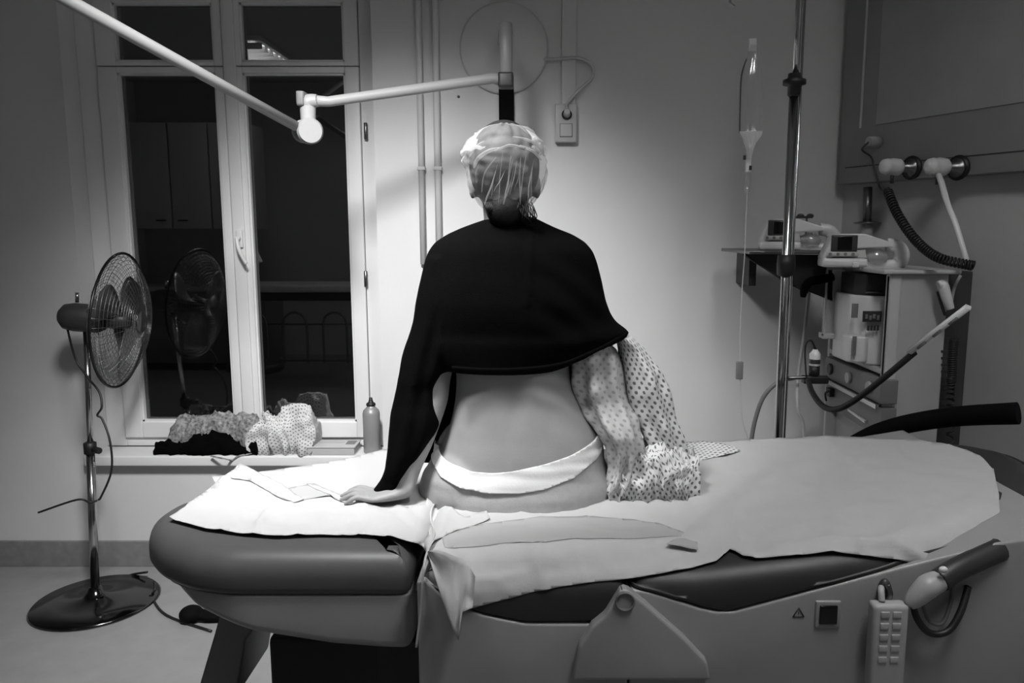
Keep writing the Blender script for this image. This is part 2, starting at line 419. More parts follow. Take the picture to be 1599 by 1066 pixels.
# socket box with trunking and cord
sb0, sb1 = at(867, 162, WY - .03), at(900, 222, WY - .03)
so = thing('wall_socket', 'white double wall socket box with a plug in the upper outlet', 'socket', (sb0.x, WY, sb0.z))
MB().box(sb0.x, sb1.x, WY - .035, WY, sb1.z, sb0.z, .004).build('socket_housing', M['offw'], so)
pc = at(885, 179, WY - .035)
MB().lathe([(.021, 0), (.0215, .004), (.018, .004), (.017, .001), (0, .001)], pc, 24, (0, -1, 0)).build('socket_ring', M['dark'], so)
s2 = at(884, 203, WY - .035)
MB().box(s2.x - .026, s2.x + .026, WY - .038, WY - .034, s2.z - .028, s2.z + .026, .001).build('switch_surround', M['mid'], so)
MB().box(s2.x - .024, s2.x + .024, WY - .041, WY - .034, s2.z - .026, s2.z + .024, .002).build('rocker_switch', M['offw'], so)
tk = MB().box(at(877, 100, WY).x, at(899, 100, WY).x, WY - .018, WY, sb0.z, 3.19, .002)
tag(tk.build('cable_trunking', M['wall']), 'white cable trunking rising from the socket to the ceiling', 'trunking')
co = MB().cyl(pc, pc + Vector((0, -.035, .008)), .015, .013, bev=.002)
co.tube([pc + Vector((0, -.03, .02)), at(887, 160, WY - .03), at(905, 140, WY - .03), at(924, 122, WY - .02), at(924, 102, WY - .015), at(905, 91, WY - .022), at(878, 91, WY - .027), at(848, 93, WY - .012)], .0065, 8)
tag(co.build('power_cord', M['offw']), 'white plug and cord looping from the socket to the lamp plate', 'cord')
sc = at(716, 151, WY); tag(MB().lathe([(0, 0), (.006, 0), (.005, .004), (0, .005)], sc, 12, (0, -1, 0)).build('wall_screw', M['steel']), 'small screw in the wall left of the black rail', 'screw')

# ================================================================== ITEMS ON THE SILL
def heap(cols, zb, yf, yb, m, name, parent=None, amp=.01, fs=14, seed=0, nr_=26, step=3.0, pw=.6, base=None):
    mb = MB(); rings = []
    px = cols[0][0]; xs = []
    while px <= cols[-1][0]: xs.append(px); px += step
    for q in xs:
        (pt,) = interpn(cols, q)
        Ym = (yf + yb) / 2; X = at(q, pt, Ym).x; h = max(.004, at(q, pt, Ym).z - zb)
        ring = []
        for k in range(nr_ + 1):
            t = PI * k / nr_
            y = Ym - math.cos(t) * (yb - yf) / 2; z = zb + h * max(0, math.sin(t)) ** pw
            p = Vector((X, y, z)); a = amp * min(1, h / .03)
            q3 = Vector((p.x + fn(p, fs * .5, seed + 2) * .05, p.y, p.z * .8)); k1 = max(0, 1 - abs(fn(q3, fs, seed)) * 3.2); k2 = max(0, 1 - abs(fn(q3, fs * 1.9, seed + 5)) * 3.5)
            d = (k1 ** 2 - .35) * a + (k2 ** 2 - .3) * a * .5 + fn(p, fs * 4, seed) * a * .2
            p += Vector((fn(p, fs, seed + 9) * a, math.copysign(1, -math.cos(t)) * d * abs(math.cos(t)), d * math.sin(t)))
            p.z = max(p.z, zb + .0008); ring.append(p)
        rings.append(ring)
    e = rings[0]; c_ = sum(e, Vector()) / len(e); rings.insert(0, [c_.lerp(p, .3) for p in e])
    e = rings[-1]; c_ = sum(e, Vector()) / len(e); rings.append([c_.lerp(p, .3) for p in e])
    arc = []
    for rg_ in rings:
        l_ = [0]
        for k in range(len(rg_)): l_.append(l_[-1] + (rg_[(k + 1) % len(rg_)] - rg_[k]).length)
        arc.append(l_)
    mb.quad_strip(rings, closed=True, uvs=lambda i, j: (i * step / 370.0, arc[min(i, len(arc) - 1)][min(j, nr_ + 1)]))
    return mb.build(name, m, parent)
yf, yb = WY - .03, GY - .05
tag(heap([(270, 668), (278, 652), (300, 647), (340, 645), (380, 645), (398, 650), (410, 668)], SILLZ + .001, yf + .04, yb, M['print3'], 'folded_cloth', amp=.020, seed=1), 'grey mottled print cloth folded on the sill behind a black garment', 'cloth')
tag(heap([(243, 695), (248, 688), (262, 686), (275, 692), (290, 690), (305, 678), (330, 674), (352, 676), (366, 688), (380, 697), (402, 684), (406, 700)], SILLZ + .001, yf - .005, yf + .075, M['knit'], 'black_garment', amp=.018, seed=2), 'small crumpled black garment at the left on the window sill', 'clothing')
tag(heap([(394, 690), (398, 655), (412, 646), (440, 644), (455, 636), (470, 633), (490, 643), (505, 655), (508, 668), (500, 680), (492, 700)], SILLZ + .001, yf, yb, M['print2'], 'crumpled_gown', amp=.034, fs=10, seed=3, step=2), 'white dotted cotton garment crumpled on the sill below the window handle', 'clothing')
st_ = MB(); st_.tube([atz(330, 712, SILLZ + .006), atz(350, 716, SILLZ + .005), at(362, 718, WY - .055), at(372, 712, WY - .05), atz(395, 706, SILLZ + .012), atz(402, 695, SILLZ + .03)], .006, 8, flat=.4)
tag(st_.build('cloth_tie', M['print3']), 'pale twisted cloth tie trailing over the sill edge', 'cloth')
bk = thing('book', 'thick pale paperback lying flat on the sill beside the bottle', 'book', (at(525, 700, WY).x, WY, SILLZ))
bx0, bx1 = at(484, 706, WY).x, at(556, 706, WY).x
MB().box(bx0, bx1, WY - .035, WY + .085, SILLZ + .003, SILLZ + .034, .002).build('page_block', M['paper2'], bk)
lab(MB().box(bx0 - .003, bx1 + .004, WY - .038, WY + .088, SILLZ + .034, SILLZ + .037, .001).box(bx0 - .003, bx1 + .004, WY - .038, WY + .088, SILLZ + .0005, SILLZ + .003).build('cover', M['offw'], bk), 'pale cover with a dark spine edge')
MB().box(bx1 - .05, bx1 - .008, WY + .01, WY + .07, SILLZ + .037, SILLZ + .0375).build('cover_picture', M['mid'], bk)
MB().box(bx0 + .02, bx1 - .06, WY + .03, WY + .05, SILLZ + .037, SILLZ + .0375).build('cover_title', M['grey'], bk)
bc = atz(581, 697, SILLZ); bc.y = min(bc.y, GY - .09)
bc = Vector((at(581, 690, WY + .02).x, WY + .02, SILLZ))
bt = thing('drinking_bottle', 'grey metal drinking bottle with black cap on the sill end', 'bottle', bc)
MB().lathe([(0, 0), (.034, 0), (.0375, .004), (.0375, .175), (.034, .19), (.022, .202), (.018, .206), (.018, .214), (0, .214)], bc, 32).build('bottle_body', M['bottle'], bt)
MB().lathe([(.0205, .212), (.0205, .217), (.019, .222), (.012, .226), (.0085, .236), (.007, .246), (0, .248)], bc, 24).build('bottle_cap', M['black'], bt)

# ================================================================== FAN
FC = at(188, 500, 3.08)
fb = Vector((at(150, 935, 2.95).x, 2.95, 0))
fan = thing('pedestal_fan', 'chrome pedestal fan with a round wire guard beside the window', 'fan', fb)
th = R(6.2); pt = R(-5)
A = Vector((math.cos(th) * math.cos(pt), math.sin(th) * math.cos(pt), math.sin(pt)))
U = (Vector((0, 0, 1)) - A * A.z).normalized(); V = A.cross(U)
MB().lathe([(0, 0), (.235, 0), (.238, .006), (.23, .014), (.15, .022), (.05, .032), (.03, .05), (.022, .07), (0, .07)], fb, 48).build('fan_base', mat('dark_chrome', .34, .14, metal=1.0), fan)
MTR = FC - A * .145
ptop = Vector((lerp(fb.x, MTR.x, .6), MTR.y, MTR.z - .05))
pl = MB().cyl((fb.x, fb.y, .05), fb.lerp(ptop, .55) + Vector((0, 0, .02)), .0165, n=16).cyl(fb.lerp(ptop, .55), ptop, .0115, n=16); pl.build('fan_pole', M['chrome'], fan)
MB().lathe([(.017, 0), (.024, .002), (.024, .045), (.014, .05), (0, .05)], fb.lerp(ptop, .55), 20).build('height_collar', M['black'], fan)
MB().cyl(fb.lerp(ptop, .55) + Vector((.02, -.01, .02)), fb.lerp(ptop, .55) + Vector((.055, -.03, .02)), .013, bev=.003).build('collar_knob', M['black'], fan)
MB().lathe([(0, -.085), (.03, -.083), (.05, -.065), (.057, -.03), (.057, .06), (.045, .085), (0, .085)], MTR, 28, A).build('motor_housing', M['dark'], fan)
MB().tube([ptop, ptop + Vector((0, 0, .03)), MTR - Vector((0, 0, .05))], .02, 12).build('neck_joint', M['dark'], fan)
MB().cyl(MTR - A * .02 + U * .06, MTR - A * .02 + U * .10, .007).build('oscillation_knob', M['chrome'], fan)
# guard cages
RG = .270
def cage(sign, depth):
    g = MB()
    def P(r, a):
        q = (r / RG); h = sign * depth * (1 - q ** 2.6)
        return FC + A * h + (U * math.sin(a) + V * math.cos(a)) * r
    for i in range(1, 16):
        r = .05 + (RG - .05) * i / 16
        g.tube([P(r, 2 * PI * k / 40) for k in range(40)], .0009, 4, False, True)
    for k in range(44):
        a = 2 * PI * k / 44
        g.tube([P(.045 + (RG - .045) * i / 7, a) for i in range(8)], .0009, 4, False)
    return g
cage(1, .085).build('front_guard', M['steel'], fan); cage(-1, .075).build('rear_guard', M['steel'], fan)
gr = MB().tube([FC + (U * math.sin(2 * PI * k / 48) + V * math.cos(2 * PI * k / 48)) * RG for k in range(48)], .0055, 8, False, True); gr.build('guard_rim', mat('dark_rim', .2, .3, metal=.8), fan)
MB().lathe([(.0, .084), (.05, .083), (.052, .079), (0, .078)], FC, 24, A).build('badge_disc', M['steel'], fan)
for k in range(3):
    bl = MB(); rings = []
    for i in range(9):
        r = .035 + .20 * i / 8; wd = .25 + .85 * math.sin(PI * (i + .6) / 9.5) ** .7 * .9; w2 = wd * .5 * (.6 if i == 0 else 1)
        top, bot = [], []
        for j in range(7):
            a = 2 * PI * k / 3 + .5 + (j / 6 - .5) * w2 * 1.7; h = (j / 6 - .5) * .05
            p = FC + A * (h - .005) + (U * math.sin(a) + V * math.cos(a)) * r
            top.append(p + A * .0012); bot.append(p - A * .0012)
        rings.append(top + bot[::-1])
    bl.quad_strip(rings); bl.build('fan_blade', M['steel'], fan)
MB().lathe([(0, .04), (.03, .035), (.036, .0), (.036, -.08), (0, -.08)], FC, 20, A).build('fan_hub', M['dark'], fan)
cb = MB().tube([MTR - A * .06 - Vector((0, 0, .05)), at(118, 560, 2.94), at(138, 590, 2.94), at(155, 612, 2.92), at(159, 635, 2.9), at(152, 648, 2.9), at(160, 655, 2.9), at(172, 690, 2.88), at(174, 735, 2.88), at(158, 775, 2.9), at(153, 780, 2.9)], .0042, 8)
cb.build('power_cable', M['black'], fan)
MB().tube([at(152, 781, 2.91), at(140, 784, 2.9), at(120, 780, 2.88), at(60, 800, 2.9)] , .004, 8).build('loose_cable', M['black'], fan)
# cable on floor
fc = MB().tube([atz(188, 905, .006), atz(205, 897, .008), atz(230, 893, .03)], .005, 8); fc.tube([atz(241, 908, .05), atz(242, 920, .03), atz(238, 932, .006), atz(260, 960, .006), atz(330, 985, .006)], .005, 8)
tag(fc.build('floor_cable', M['black']), 'black cable lying on the floor behind the fan base', 'cable')

# ================================================================== BED
OUT = [(-.62, 1.43), (-.70, 1.452), (-.78, 1.505), (-.84, 1.575), (-.872, 1.65), (-.866, 1.73), (-.80, 1.845), (-.71, 1.945), (-.60, 2.035), (-.45, 2.13), (-.25, 2.18), (0, 2.20), (.3, 2.20), (.56, 2.19), (.72, 2.15), (.88, 2.09), (1.02, 2.02), (1.12, 1.94), (1.17, 1.85), (1.17, 1.76), (1.13, 1.67), (1.06, 1.57), (.94, 1.475), (.80, 1.405), (.66, 1.37), (.5, 1.365), (.2, 1.365), (-.1, 1.365), (-.232, 1.368), (-.25, 1.43), (-.3, 1.43)]
OUT = OUT[::-1]  # ccw
def topz(x):
    if x < -.26: return .870
    if x < -.20: return lerp(.870, .862, (x + .26) / .06) - .02 * math.exp(-((x + .235) / .012) ** 2)
    if x < .30: return .862
    return .862 + .12 * (x - .30)
def sd(x, y):
    best = 9; inside = False; n = len(OUT)
    for i in range(n):
        ax_, ay = OUT[i]; bx_, by = OUT[(i + 1) % n]
        dx, dy = bx_ - ax_, by - ay; L = dx * dx + dy * dy
        t = max(0, min(1, ((x - ax_) * dx + (y - ay) * dy) / L))
        d = math.hypot(x - ax_ - t * dx, y - ay - t * dy); best = min(best, d)
        if (ay > y) != (by > y) and x < (bx_ - ax_) * (y - ay) / (by - ay) + ax_: inside = not inside
    return best if inside else -best
RB = .050
def bedh(x, y):
    d = sd(x, y); t = topz(x)
    if d >= RB: return t
    if d > 0: return t - RB + math.sqrt(max(0, RB * RB - (RB - d) ** 2))
    return t - RB + d * 14
def bedh2(x, y):
    return topz(x) if y > 1.85 else bedh(x, y)
def hit(px, py, off):
    r = ray(px, py); o = Vector((0, 0, CH)); t0 = None
    tt = 1.0; prev = tt
    while tt < 3:
        p = o + r * tt
        if p.z < bedh2(p.x, p.y) + off: break
        prev = tt; tt += .02
    lo, hi = prev, tt
    for _ in range(14):
        m_ = (lo + hi) / 2; p = o + r * m_
        if p.z < bedh2(p.x, p.y) + off: hi = m_
        else: lo = m_
    return o + r * hi
bed = thing('hospital_bed', 'adjustable hospital delivery bed with charcoal cushions and pale plastic side covers', 'bed', (.15, 1.76, 0))
def resample(poly, step):
    out = []; n = len(poly)
    vs = [Vector((p[0], p[1], 0)) for p in poly]
    for i in range(n):
        k = max(1, int((vs[(i + 1) % n] - vs[i]).length / step))
        for j in range(k): out.append(vs[i].lerp(vs[(i + 1) % n], j / k))
    for _ in range(4): out = [(out[i - 1] + out[i] * 2 + out[(i + 1) % len(out)]) / 4 for i in range(len(out))]
    return out
def cushion(poly, ztop, zbot, r, name, m, parent, rb=None, undercut=0.0):
    P = resample(poly, .012); n = len(P); rb = r * .7 if rb is None else rb
    N = []
    for i in range(n):
        d = (P[(i + 1) % n] - P[i - 1]).normalized(); N.append(Vector((d.y, -d.x, 0)))
    prof = []
    for k in range(7):
        a = PI / 2 * k / 6; prof.append((-rb + rb * math.sin(a), 'b', rb - rb * math.cos(a)))
    for k in range(9):
        a = PI / 2 * k / 8; prof.append((-r + r * math.cos(a), 't', -r + r * math.sin(a)))
    rings = []
    cc = sum(P, Vector()) / n
    def ring(off, kind, dz, sc=None):
        L = []
        for p, nn in zip(P, N):
            q = p + nn * off if sc is None else cc.lerp(p - nn * r, sc)
            zt_, zb_ = ztop(q.x), zbot(q.x)
            z = (zt_ + dz) if kind == 't' else (zb_ + dz)
            z = min(z, zt_) if kind == 'b' else max(z, zb_)
            L.append(Vector((q.x, q.y, z)))
        return L
    rings.append(ring(0, 'b', 0, .5))
    for o_, k_, dz in prof: rings.append(ring(o_, k_, dz))
    for s_ in (.9, .75, .5, .25): rings.append(ring(0, 't', 0, s_))
    mb = MB().quad_strip(rings); return mb.build(name, m, parent)
def clip_x(poly, x0, x1):
    P = poly
    for lim, sgn in ((x0, 1), (x1, -1)):
        o = []
        for i in range(len(P)):
            a, b_2 = P[i], P[(i + 1) % len(P)]
            ia, ib = (a[0] - lim) * sgn >= 0, (b_2[0] - lim) * sgn >= 0
            if ia: o.append(a)
            if ia != ib:
                t = (lim - a[0]) / (b_2[0] - a[0]); o.append((lim, a[1] + t * (b_2[1] - a[1])))
        P = o
    return P
SY = 1.365
def sx(px, py, Y=SY): v = at(px, py, Y); return (v.x, v.z)
footp = clip_x(OUT, -2, -.252)
cushion(footp, topz, lambda x: .782, RB, 'foot_cushion', M['vinyl'], bed, rb=.02)
botS = sorted([sx(668, 905), sx(700, 938), sx(750, 958), sx(820, 972), sx(930, 972), sx(950, 955), sx(984, 917)])
botB = sorted([sx(984, 917), sx(1020, 924), sx(1100, 950), sx(1135, 956), sx(1430, 878), sx(1560, 846), (1.3, 1.0)])
XH = sx(984, 917)[0]
def bS(x): return min(interp(botS, x), topz(x) - .03)
def bB(x): return min(interp(botB, x), topz(x) - .025)
cushion(clip_x(OUT, -.235, XH - .001), topz, bS, RB, 'seat_cushion', M['vinyld'], bed, rb=.008)
cushion(clip_x(OUT, XH + .001, 2), topz, bB, RB, 'back_cushion', M['vinyld'], bed, rb=.008)
# foot shell : bowl under the foot cushion
def shrink(poly, k, c0=(-.45, 1.75)): return [(c0[0] + (x - c0[0]) * k, c0[1] + (y - c0[1]) * k) for x, y in poly]
botF = sorted([(-.90, .765), sx(240, 925, 1.45), sx(300, 955, 1.45), sx(400, 985, 1.45), sx(520, 1004, 1.45), sx(600, 1010, 1.45), sx(655, 1012, 1.45), (0, .66)])
fs_ = [(x + .012 if x < -.6 else x, y + (.006 if y < 1.6 else -.006)) for x, y in footp]
cushion(fs_, lambda x: .784, lambda x: interp(botF, x) , .004, 'foot_shell', M['shell'], bed, rb=.022)
# seat and back shell: side covers following the cushion seams
def side_shell(x0, x1, tab, zb, name):
    n = 26; pts = [(lerp(x0, x1, i / n), interp(tab, lerp(x0, x1, i / n)) - .003) for i in range(n + 1)]
    poly = pts + [(x1, zb), (x0, zb)]
    MB().prism(poly, SY + .0, 2.09, .005).build(name, M['shell'], bed)
side_shell(-.228, XH - .002, botS, .57, 'seat_shell')
tabB = [(x, z) for x, z in botB]
side_shell(XH + .002, 1.02, tabB, .59, 'back_shell')
# hinge cover
hc = [sx(905, 1010, 1.340), sx(925, 978, 1.340), sx(945, 962, 1.340), sx(968, 925, 1.340), sx(975, 920, 1.340), sx(984, 924, 1.340), sx(1010, 945, 1.340), sx(1070, 998, 1.340), sx(1105, 1035, 1.340), sx(1110, 1062, 1.340), sx(895, 1062, 1.340)]
MB().prism([(a, z) for a, z in hc], 1.340, SY + .002, .006).build('hinge_cover', M['shell'], bed)
pc_ = at(976, 939, 1.338)
pv = MB().lathe([(.018, .004), (.0185, -.003), (.016, -.003), (.014, .0035), (0, .0035)], pc_, 28, (0, 1, 0)); pv.build('pivot_cap', M['mid'], bed)
# marks and controls on the back shell
def tri_ring(px, py, s, Y):
    c_ = at(px, py, Y); mb = MB()
    p = [Vector((c_.x + s * math.sin(a), Y, c_.z + s * math.cos(a))) for a in (0, 2 * PI / 3, 4 * PI / 3)]
    for i in range(3): mb.tube([p[i], p[(i + 1) % 3]], .0011, 6, False)
    mb.tube([Vector((c_.x, Y, c_.z + .004)), Vector((c_.x, Y, c_.z - .001))], .0009, 6, False)
    return mb
tri_ring(1247, 958, .012, SY - .0005).build('warning_triangle', M['gdark'], bed)
c0 = at(1292, 958, SY)
MB().box(c0.x - .024, c0.x + .024, SY - .004, SY + .004, c0.z - .027, c0.z + .027, .004).build('switch_bezel', M['shell'], bed)
MB().box(c0.x - .0165, c0.x + .0165, SY - .0075, SY - .002, c0.z - .018, c0.z + .019, .002).build('switch_socket', M['screen'], bed)
c0 = at(1380, 921, SY)
MB().ell((c0.x, SY - .002, c0.z), .013, .012, .024).build('latch_recess', M['dark'], bed)
MB().tube([(c0.x, SY - .014, c0.z + .018), (c0.x + .004, SY - .018, c0.z), (c0.x, SY - .014, c0.z - .018)], .005, 10).build('latch_lever', M['steel'], bed)
# handset hooked on the side
c0 = at(1383, 975, SY - .03)
hs = thing('bed_remote', 'grey handset with rows of keys hooked on the bed side below the pillow end', 'remote control', (c0.x, SY - .03, c0.z))
MB().box(c0.x - .03, c0.x + .034, SY - .046, SY - .018, c0.z - .12, c0.z + .045, .008).build('handset_body', M['grey'], hs)
MB().tube([(c0.x - .01, SY - .03, c0.z + .045), (c0.x - .008, SY - .02, c0.z + .062), (c0.x, SY - .003, c0.z + .06)], .006, 10).build('hook', M['grey'], hs)
for i in range(5):
    for j in range(2): MB().box(c0.x - .018 + j * .022, c0.x - .002 + j * .022, SY - .0485, SY - .045, c0.z + .022 - i * .022, c0.z + .034 - i * .022, .002).build('key_button', M['grey'], hs)
# grab lever
g0_, g1_ = at(1428, 935, 1.330), at(1467, 906, 1.340)
gl = MB().tube([g0_ + Vector((-.01, 0, -.012)), g0_, at(1448, 916, 1.330), g1_], [.010, .017, .022, .019], 14); gl.build('grab_lever', M['grey'], bed)
MB().tube([g1_ + Vector((.0, 0, 0)), at(1495, 888, 1.350), at(1560, 858, 1.380)], [.021, .021, .022], 14).build('lever_socket', M['vinyld'], bed)
MB().ell(at(1473, 889, 1.318), .008, .006, .006).build('lever_button', M['white'], bed)
hl = MB().tube([at(1424, 935, 1.340), at(1432, 965, 1.330), at(1452, 988, 1.330), at(1480, 985, 1.330), at(1500, 955, 1.340), at(1512, 915, 1.360)], .0065, 8)
tag(hl.build('bed_cable', M['black']), 'thick black cable looping under the bed grab lever', 'cable')
hl = MB().tube([at(1437, 930, 1.350), at(1450, 968, 1.350), at(1472, 972, 1.350), at(1486, 935, 1.360), at(1488, 905, 1.360)], .0035, 8)
tag(hl.build('bed_cable', M['mid']), 'thin grey cable inside the thick black loop under the lever', 'cable')
# base: frame, pedestal, casters
bs = MB().box(-.15, .75, 1.55, 1.98, .40, .60, .01); bs.build('lift_housing', M['dark'], bed)
MB().prism([sx(352, 925, 1.72), sx(440, 925, 1.72), sx(383, 1000, 1.72), sx(368, 1090, 1.72), sx(305, 1090, 1.72), sx(336, 985, 1.72)], 1.72, 1.95, .006).build('front_strut', M['mid'], bed)
MB().box(-.72, .9, 1.5, 2.02, .12, .22, .012).build('base_frame', M['dark'], bed)
MB().box(-.60, -.16, 1.60, 2.0, .22, .60, .01).build('base_cover', M['black'], bed)
sp_ = atz(298, 955, .04); slp = MB().ell((sp_.x, sp_.y, .032), .045, .045, .032).ell((sp_.x + .08, sp_.y + .01, .022), .08, .038, .02)
tag(link('slipper', remesh(slp, .006, 3)), 'black slipper lying on the floor under the rounded bed end', 'slipper').data.materials.append(M['jet'])
for (x_, y_) in ((-.75, 2.14), (-.45, 1.5), (.85, 1.5), (.85, 2.0)):
    cw = MB().cyl((x_ - .018, y_, .055), (x_ + .018, y_, .055), .055, n=28, bev=.008); w_ = cw.build('caster_wheel', M['black'], bed)
    MB().tube([(x_, y_ + .0, .115), (x_, y_, .15), (x_ + (.2 if x_ < 0 else -.1), lerp(y_, 1.76, .3), .16)], .018, 10).build('caster_fork', M['dark'], bed)

# ------------------------------------------------------------------ paper sheets
def pip(poly, x, y):
    ins = False; n = len(poly)
    for i in range(n):
        (ax_, ay), (bx_, by) = poly[i], poly[(i + 1) % n]
        if (ay > y) != (by > y) and x < (bx_ - ax_) * (y - ay) / (by - ay) + ax_: ins = not ins
    return ins
def segd(px, py, line):
    best = (1e9, 0, 1)
    for (a, b2) in zip(line, line[1:]):
        dx, dy = b2[0] - a[0], b2[1] - a[1]; L = dx * dx + dy * dy
        t = max(0, min(1, ((px - a[0]) * dx + (py - a[1]) * dy) / L))
        ex, ey = px - a[0] - t * dx, py - a[1] - t * dy; d = math.hypot(ex, ey)
        if d < best[0]: best = (d, t, 1 if dx * ey - dy * ex > 0 else -1)
    return best
def sheet(poly, off, m, name, folds=(), step=5.0, wr=.0025, ws=9, seed=0, parent=None, thick=.0008, extra=None):
    """cloth laid on the bed surface; outline sampled columnwise; folds = (line, height, width, side)"""
    bm = bmesh.new()
    fs2 = [bm.verts.new((x, y, 0)) for x, y in poly]; bm.faces.new(fs2)
    xs = [p[0] for p in poly]; ys = [p[1] for p in poly]
    for lo, hi, nrm in ((min(xs), max(xs), (1, 0, 0)), (min(ys), max(ys), (0, 1, 0))):
        k = lo + step
        while k < hi:
            co_ = (k, 0, 0) if nrm[0] else (0, k, 0)
            bmesh.ops.bisect_plane(bm, geom=bm.verts[:] + bm.edges[:] + bm.faces[:], plane_co=co_, plane_no=nrm); k += step
    bm.verts.index_update(); pos = []
    for v in bm.verts:
        px, py = v.co.x, v.co.y
        p = hit(px, py, off)
        h = fn((p.x, p.y, p.z), ws, seed) * wr + fn((p.x, p.y, p.z), ws * 3, seed + 1) * wr * .4
        q_ = Vector((p.x + p.y * .5, p.y - p.x * .25, seed)); h += wr * .9 * (max(0, 1 - abs(fn(q_, ws * .8, seed + 2)) * 5) ** 2 + .5 * max(0, 1 - abs(fn(q_, ws * 1.9, seed + 3)) * 5) ** 2)
        h = h + wr * .5
        for (line, hh, wd, side) in folds:
            d, t, s_ = segd(px, py, line)
            if side == 0: h += hh * math.exp(-(d / wd) ** 2)
            else:
                # asymmetric: steep on one side, long on the other
                w2 = wd if s_ == side else wd * .22
                h += hh * math.exp(-(d / w2) ** 2)
        if extra: h += extra(px, py)
        # along approx normal (slightly toward camera and up)
        e = .004; gx_ = (bedh2(p.x + e, p.y) - bedh2(p.x - e, p.y)) / (2 * e); gy_ = (bedh2(p.x, p.y + e) - bedh2(p.x, p.y - e)) / (2 * e)
        gx_ = max(-3, min(3, gx_)); gy_ = max(-6, min(6, gy_))
        nn = Vector((-gx_, -gy_, 1)).normalized()
        pos.append(p + nn * h)
    for v, p in zip(bm.verts, pos): v.co = p
    bmesh.ops.recalc_face_normals(bm, faces=bm.faces[:])
    uvl = bm.loops.layers.uv.new('UVMap')
    for f in bm.faces:
        f.smooth = True
        for l in f.loops: l[uvl].uv = (l.vert.co.x, l.vert.co.y * 1.0)
    me = bpy.data.meshes.new(name); bm.to_mesh(me); bm.free(); me.materials.append(m)
    o = link(name, me, parent)
    md = o.modifiers.new('t', 'SOLIDIFY'); md.thickness = thick; md.offset = -1
    return o
T = tag
# right and centre sheet
big = [(662, 800), (668, 770), (680, 742), (720, 728), (800, 716), (900, 706), (1000, 698), (1060, 692), (1140, 690), (1220, 685), (1300, 683), (1380, 685), (1440, 690), (1494, 699), (1530, 712), (1552, 735), (1560, 775), (1556, 840), (1535, 878), (1494, 884), (1440, 879), (1400, 874), (1342, 868), (1300, 864), (1230, 870), (1180, 874), (1160, 870), (1148, 863), (1140, 860), (1132, 867), (1118, 878), (1080, 888), (1030, 897), (985, 904), (930, 908), (880, 915), (840, 922), (790, 935), (730, 950), (712, 958), (700, 940), (688, 905), (676, 870), (664, 850), (658, 830)]
arch = [(690, 838), (740, 822), (800, 813), (860, 806), (920, 805), (990, 812), (1050, 828), (1095, 850)]
crease = [(680, 862), (760, 860), (850, 862), (930, 855), (1010, 850), (1095, 840)]
def hollow_old(px, py):
    ya = interp(arch, px); 
    if px < 700 or px > 1100: return 0
    k = math.sin(PI * (px - 700) / 400) ** .6
    if py < ya: return .048 * k * math.exp(-((py - ya) / 30) ** 2)
    d = py - ya; Wd = 50
    return k * (.048 * (.5 + .5 * math.cos(PI * d / Wd)) if d < Wd else 0) + k * .012 * math.exp(-((d - 66) / 13) ** 2)
def hollow(px, py):
    if px < 700 or px > 1100: return 0
    k = math.sin(PI * (px - 700) / 400) ** .6; ya = interp(arch, px); yc = interp(crease, px) + 14
    if py < ya: return 0
    if py < yc: t = (py - ya) / (yc - ya); return .024 * k * t * t * (3 - 2 * t)
    return .024 * k * math.exp(-((py - yc) / 9) ** 2)
T(sheet(big, .003, M['paper'], 'paper_sheet', folds=[([(1085, 845), (1180, 765), (1290, 700)], .009, 15, 0), ([(1160, 700), (1300, 800), (1345, 830)], .004, 16, 0), ([(1010, 800), (1066, 762)], .0, 3, 0), ([(1045, 742), (1062, 765)], .006, 4, 0), ([(700, 905), (780, 900), (870, 880)], .003, 8, 1), ([(1210, 858), (1290, 846), (1340, 850)], .005, 5, 0), ([(1345, 852), (1390, 848), (1440, 872)], .010, 7, 0), ([(690, 870), (720, 920), (715, 955)], .01, 9, 0)], wr=.004, ws=7, seed=3, extra=hollow), 'wide white paper sheet covering seat and raised back of the bed', 'paper')
# left lower sheets
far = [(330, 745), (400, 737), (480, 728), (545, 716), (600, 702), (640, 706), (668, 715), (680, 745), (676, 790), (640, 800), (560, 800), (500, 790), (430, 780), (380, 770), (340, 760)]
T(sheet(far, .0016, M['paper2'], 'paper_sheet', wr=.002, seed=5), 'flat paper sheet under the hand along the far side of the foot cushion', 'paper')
left = [(265, 811), (300, 783), (345, 748), (375, 726), (390, 731), (410, 743), (450, 768), (474, 780), (490, 774), (505, 768), (530, 776), (560, 790), (600, 793), (640, 792), (668, 785), (700, 792), (725, 808), (760, 800), (765, 812), (740, 822), (700, 834), (680, 848), (670, 866), (663, 858), (650, 850), (610, 840), (560, 836), (500, 835), (430, 838), (380, 834), (320, 826)]
T(sheet(left, .0065, M['paper'], 'paper_sheet', folds=[([(375, 728), (400, 745), (450, 775)], .006, 6, 0), ([(402, 822), (418, 800), (450, 788)], .008, 6, 1), ([(402, 822), (440, 832), (500, 815), (570, 803)], .004, 5, 0), ([(560, 795), (610, 812), (655, 845)], .006, 8, 0), ([(620, 790), (650, 820), (672, 850)], .006, 6, 0), ([(700, 800), (690, 830), (672, 855)], .006, 7, 0)], wr=.004, ws=11, seed=8), 'crumpled white paper sheet pointing left over the foot cushion', 'paper')
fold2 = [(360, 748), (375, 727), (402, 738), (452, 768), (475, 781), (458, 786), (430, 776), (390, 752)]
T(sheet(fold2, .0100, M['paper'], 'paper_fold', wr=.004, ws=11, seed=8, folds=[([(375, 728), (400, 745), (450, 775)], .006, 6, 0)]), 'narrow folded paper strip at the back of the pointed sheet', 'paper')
pad = [(450, 765), (486, 757), (500, 766), (520, 776), (470, 782)]
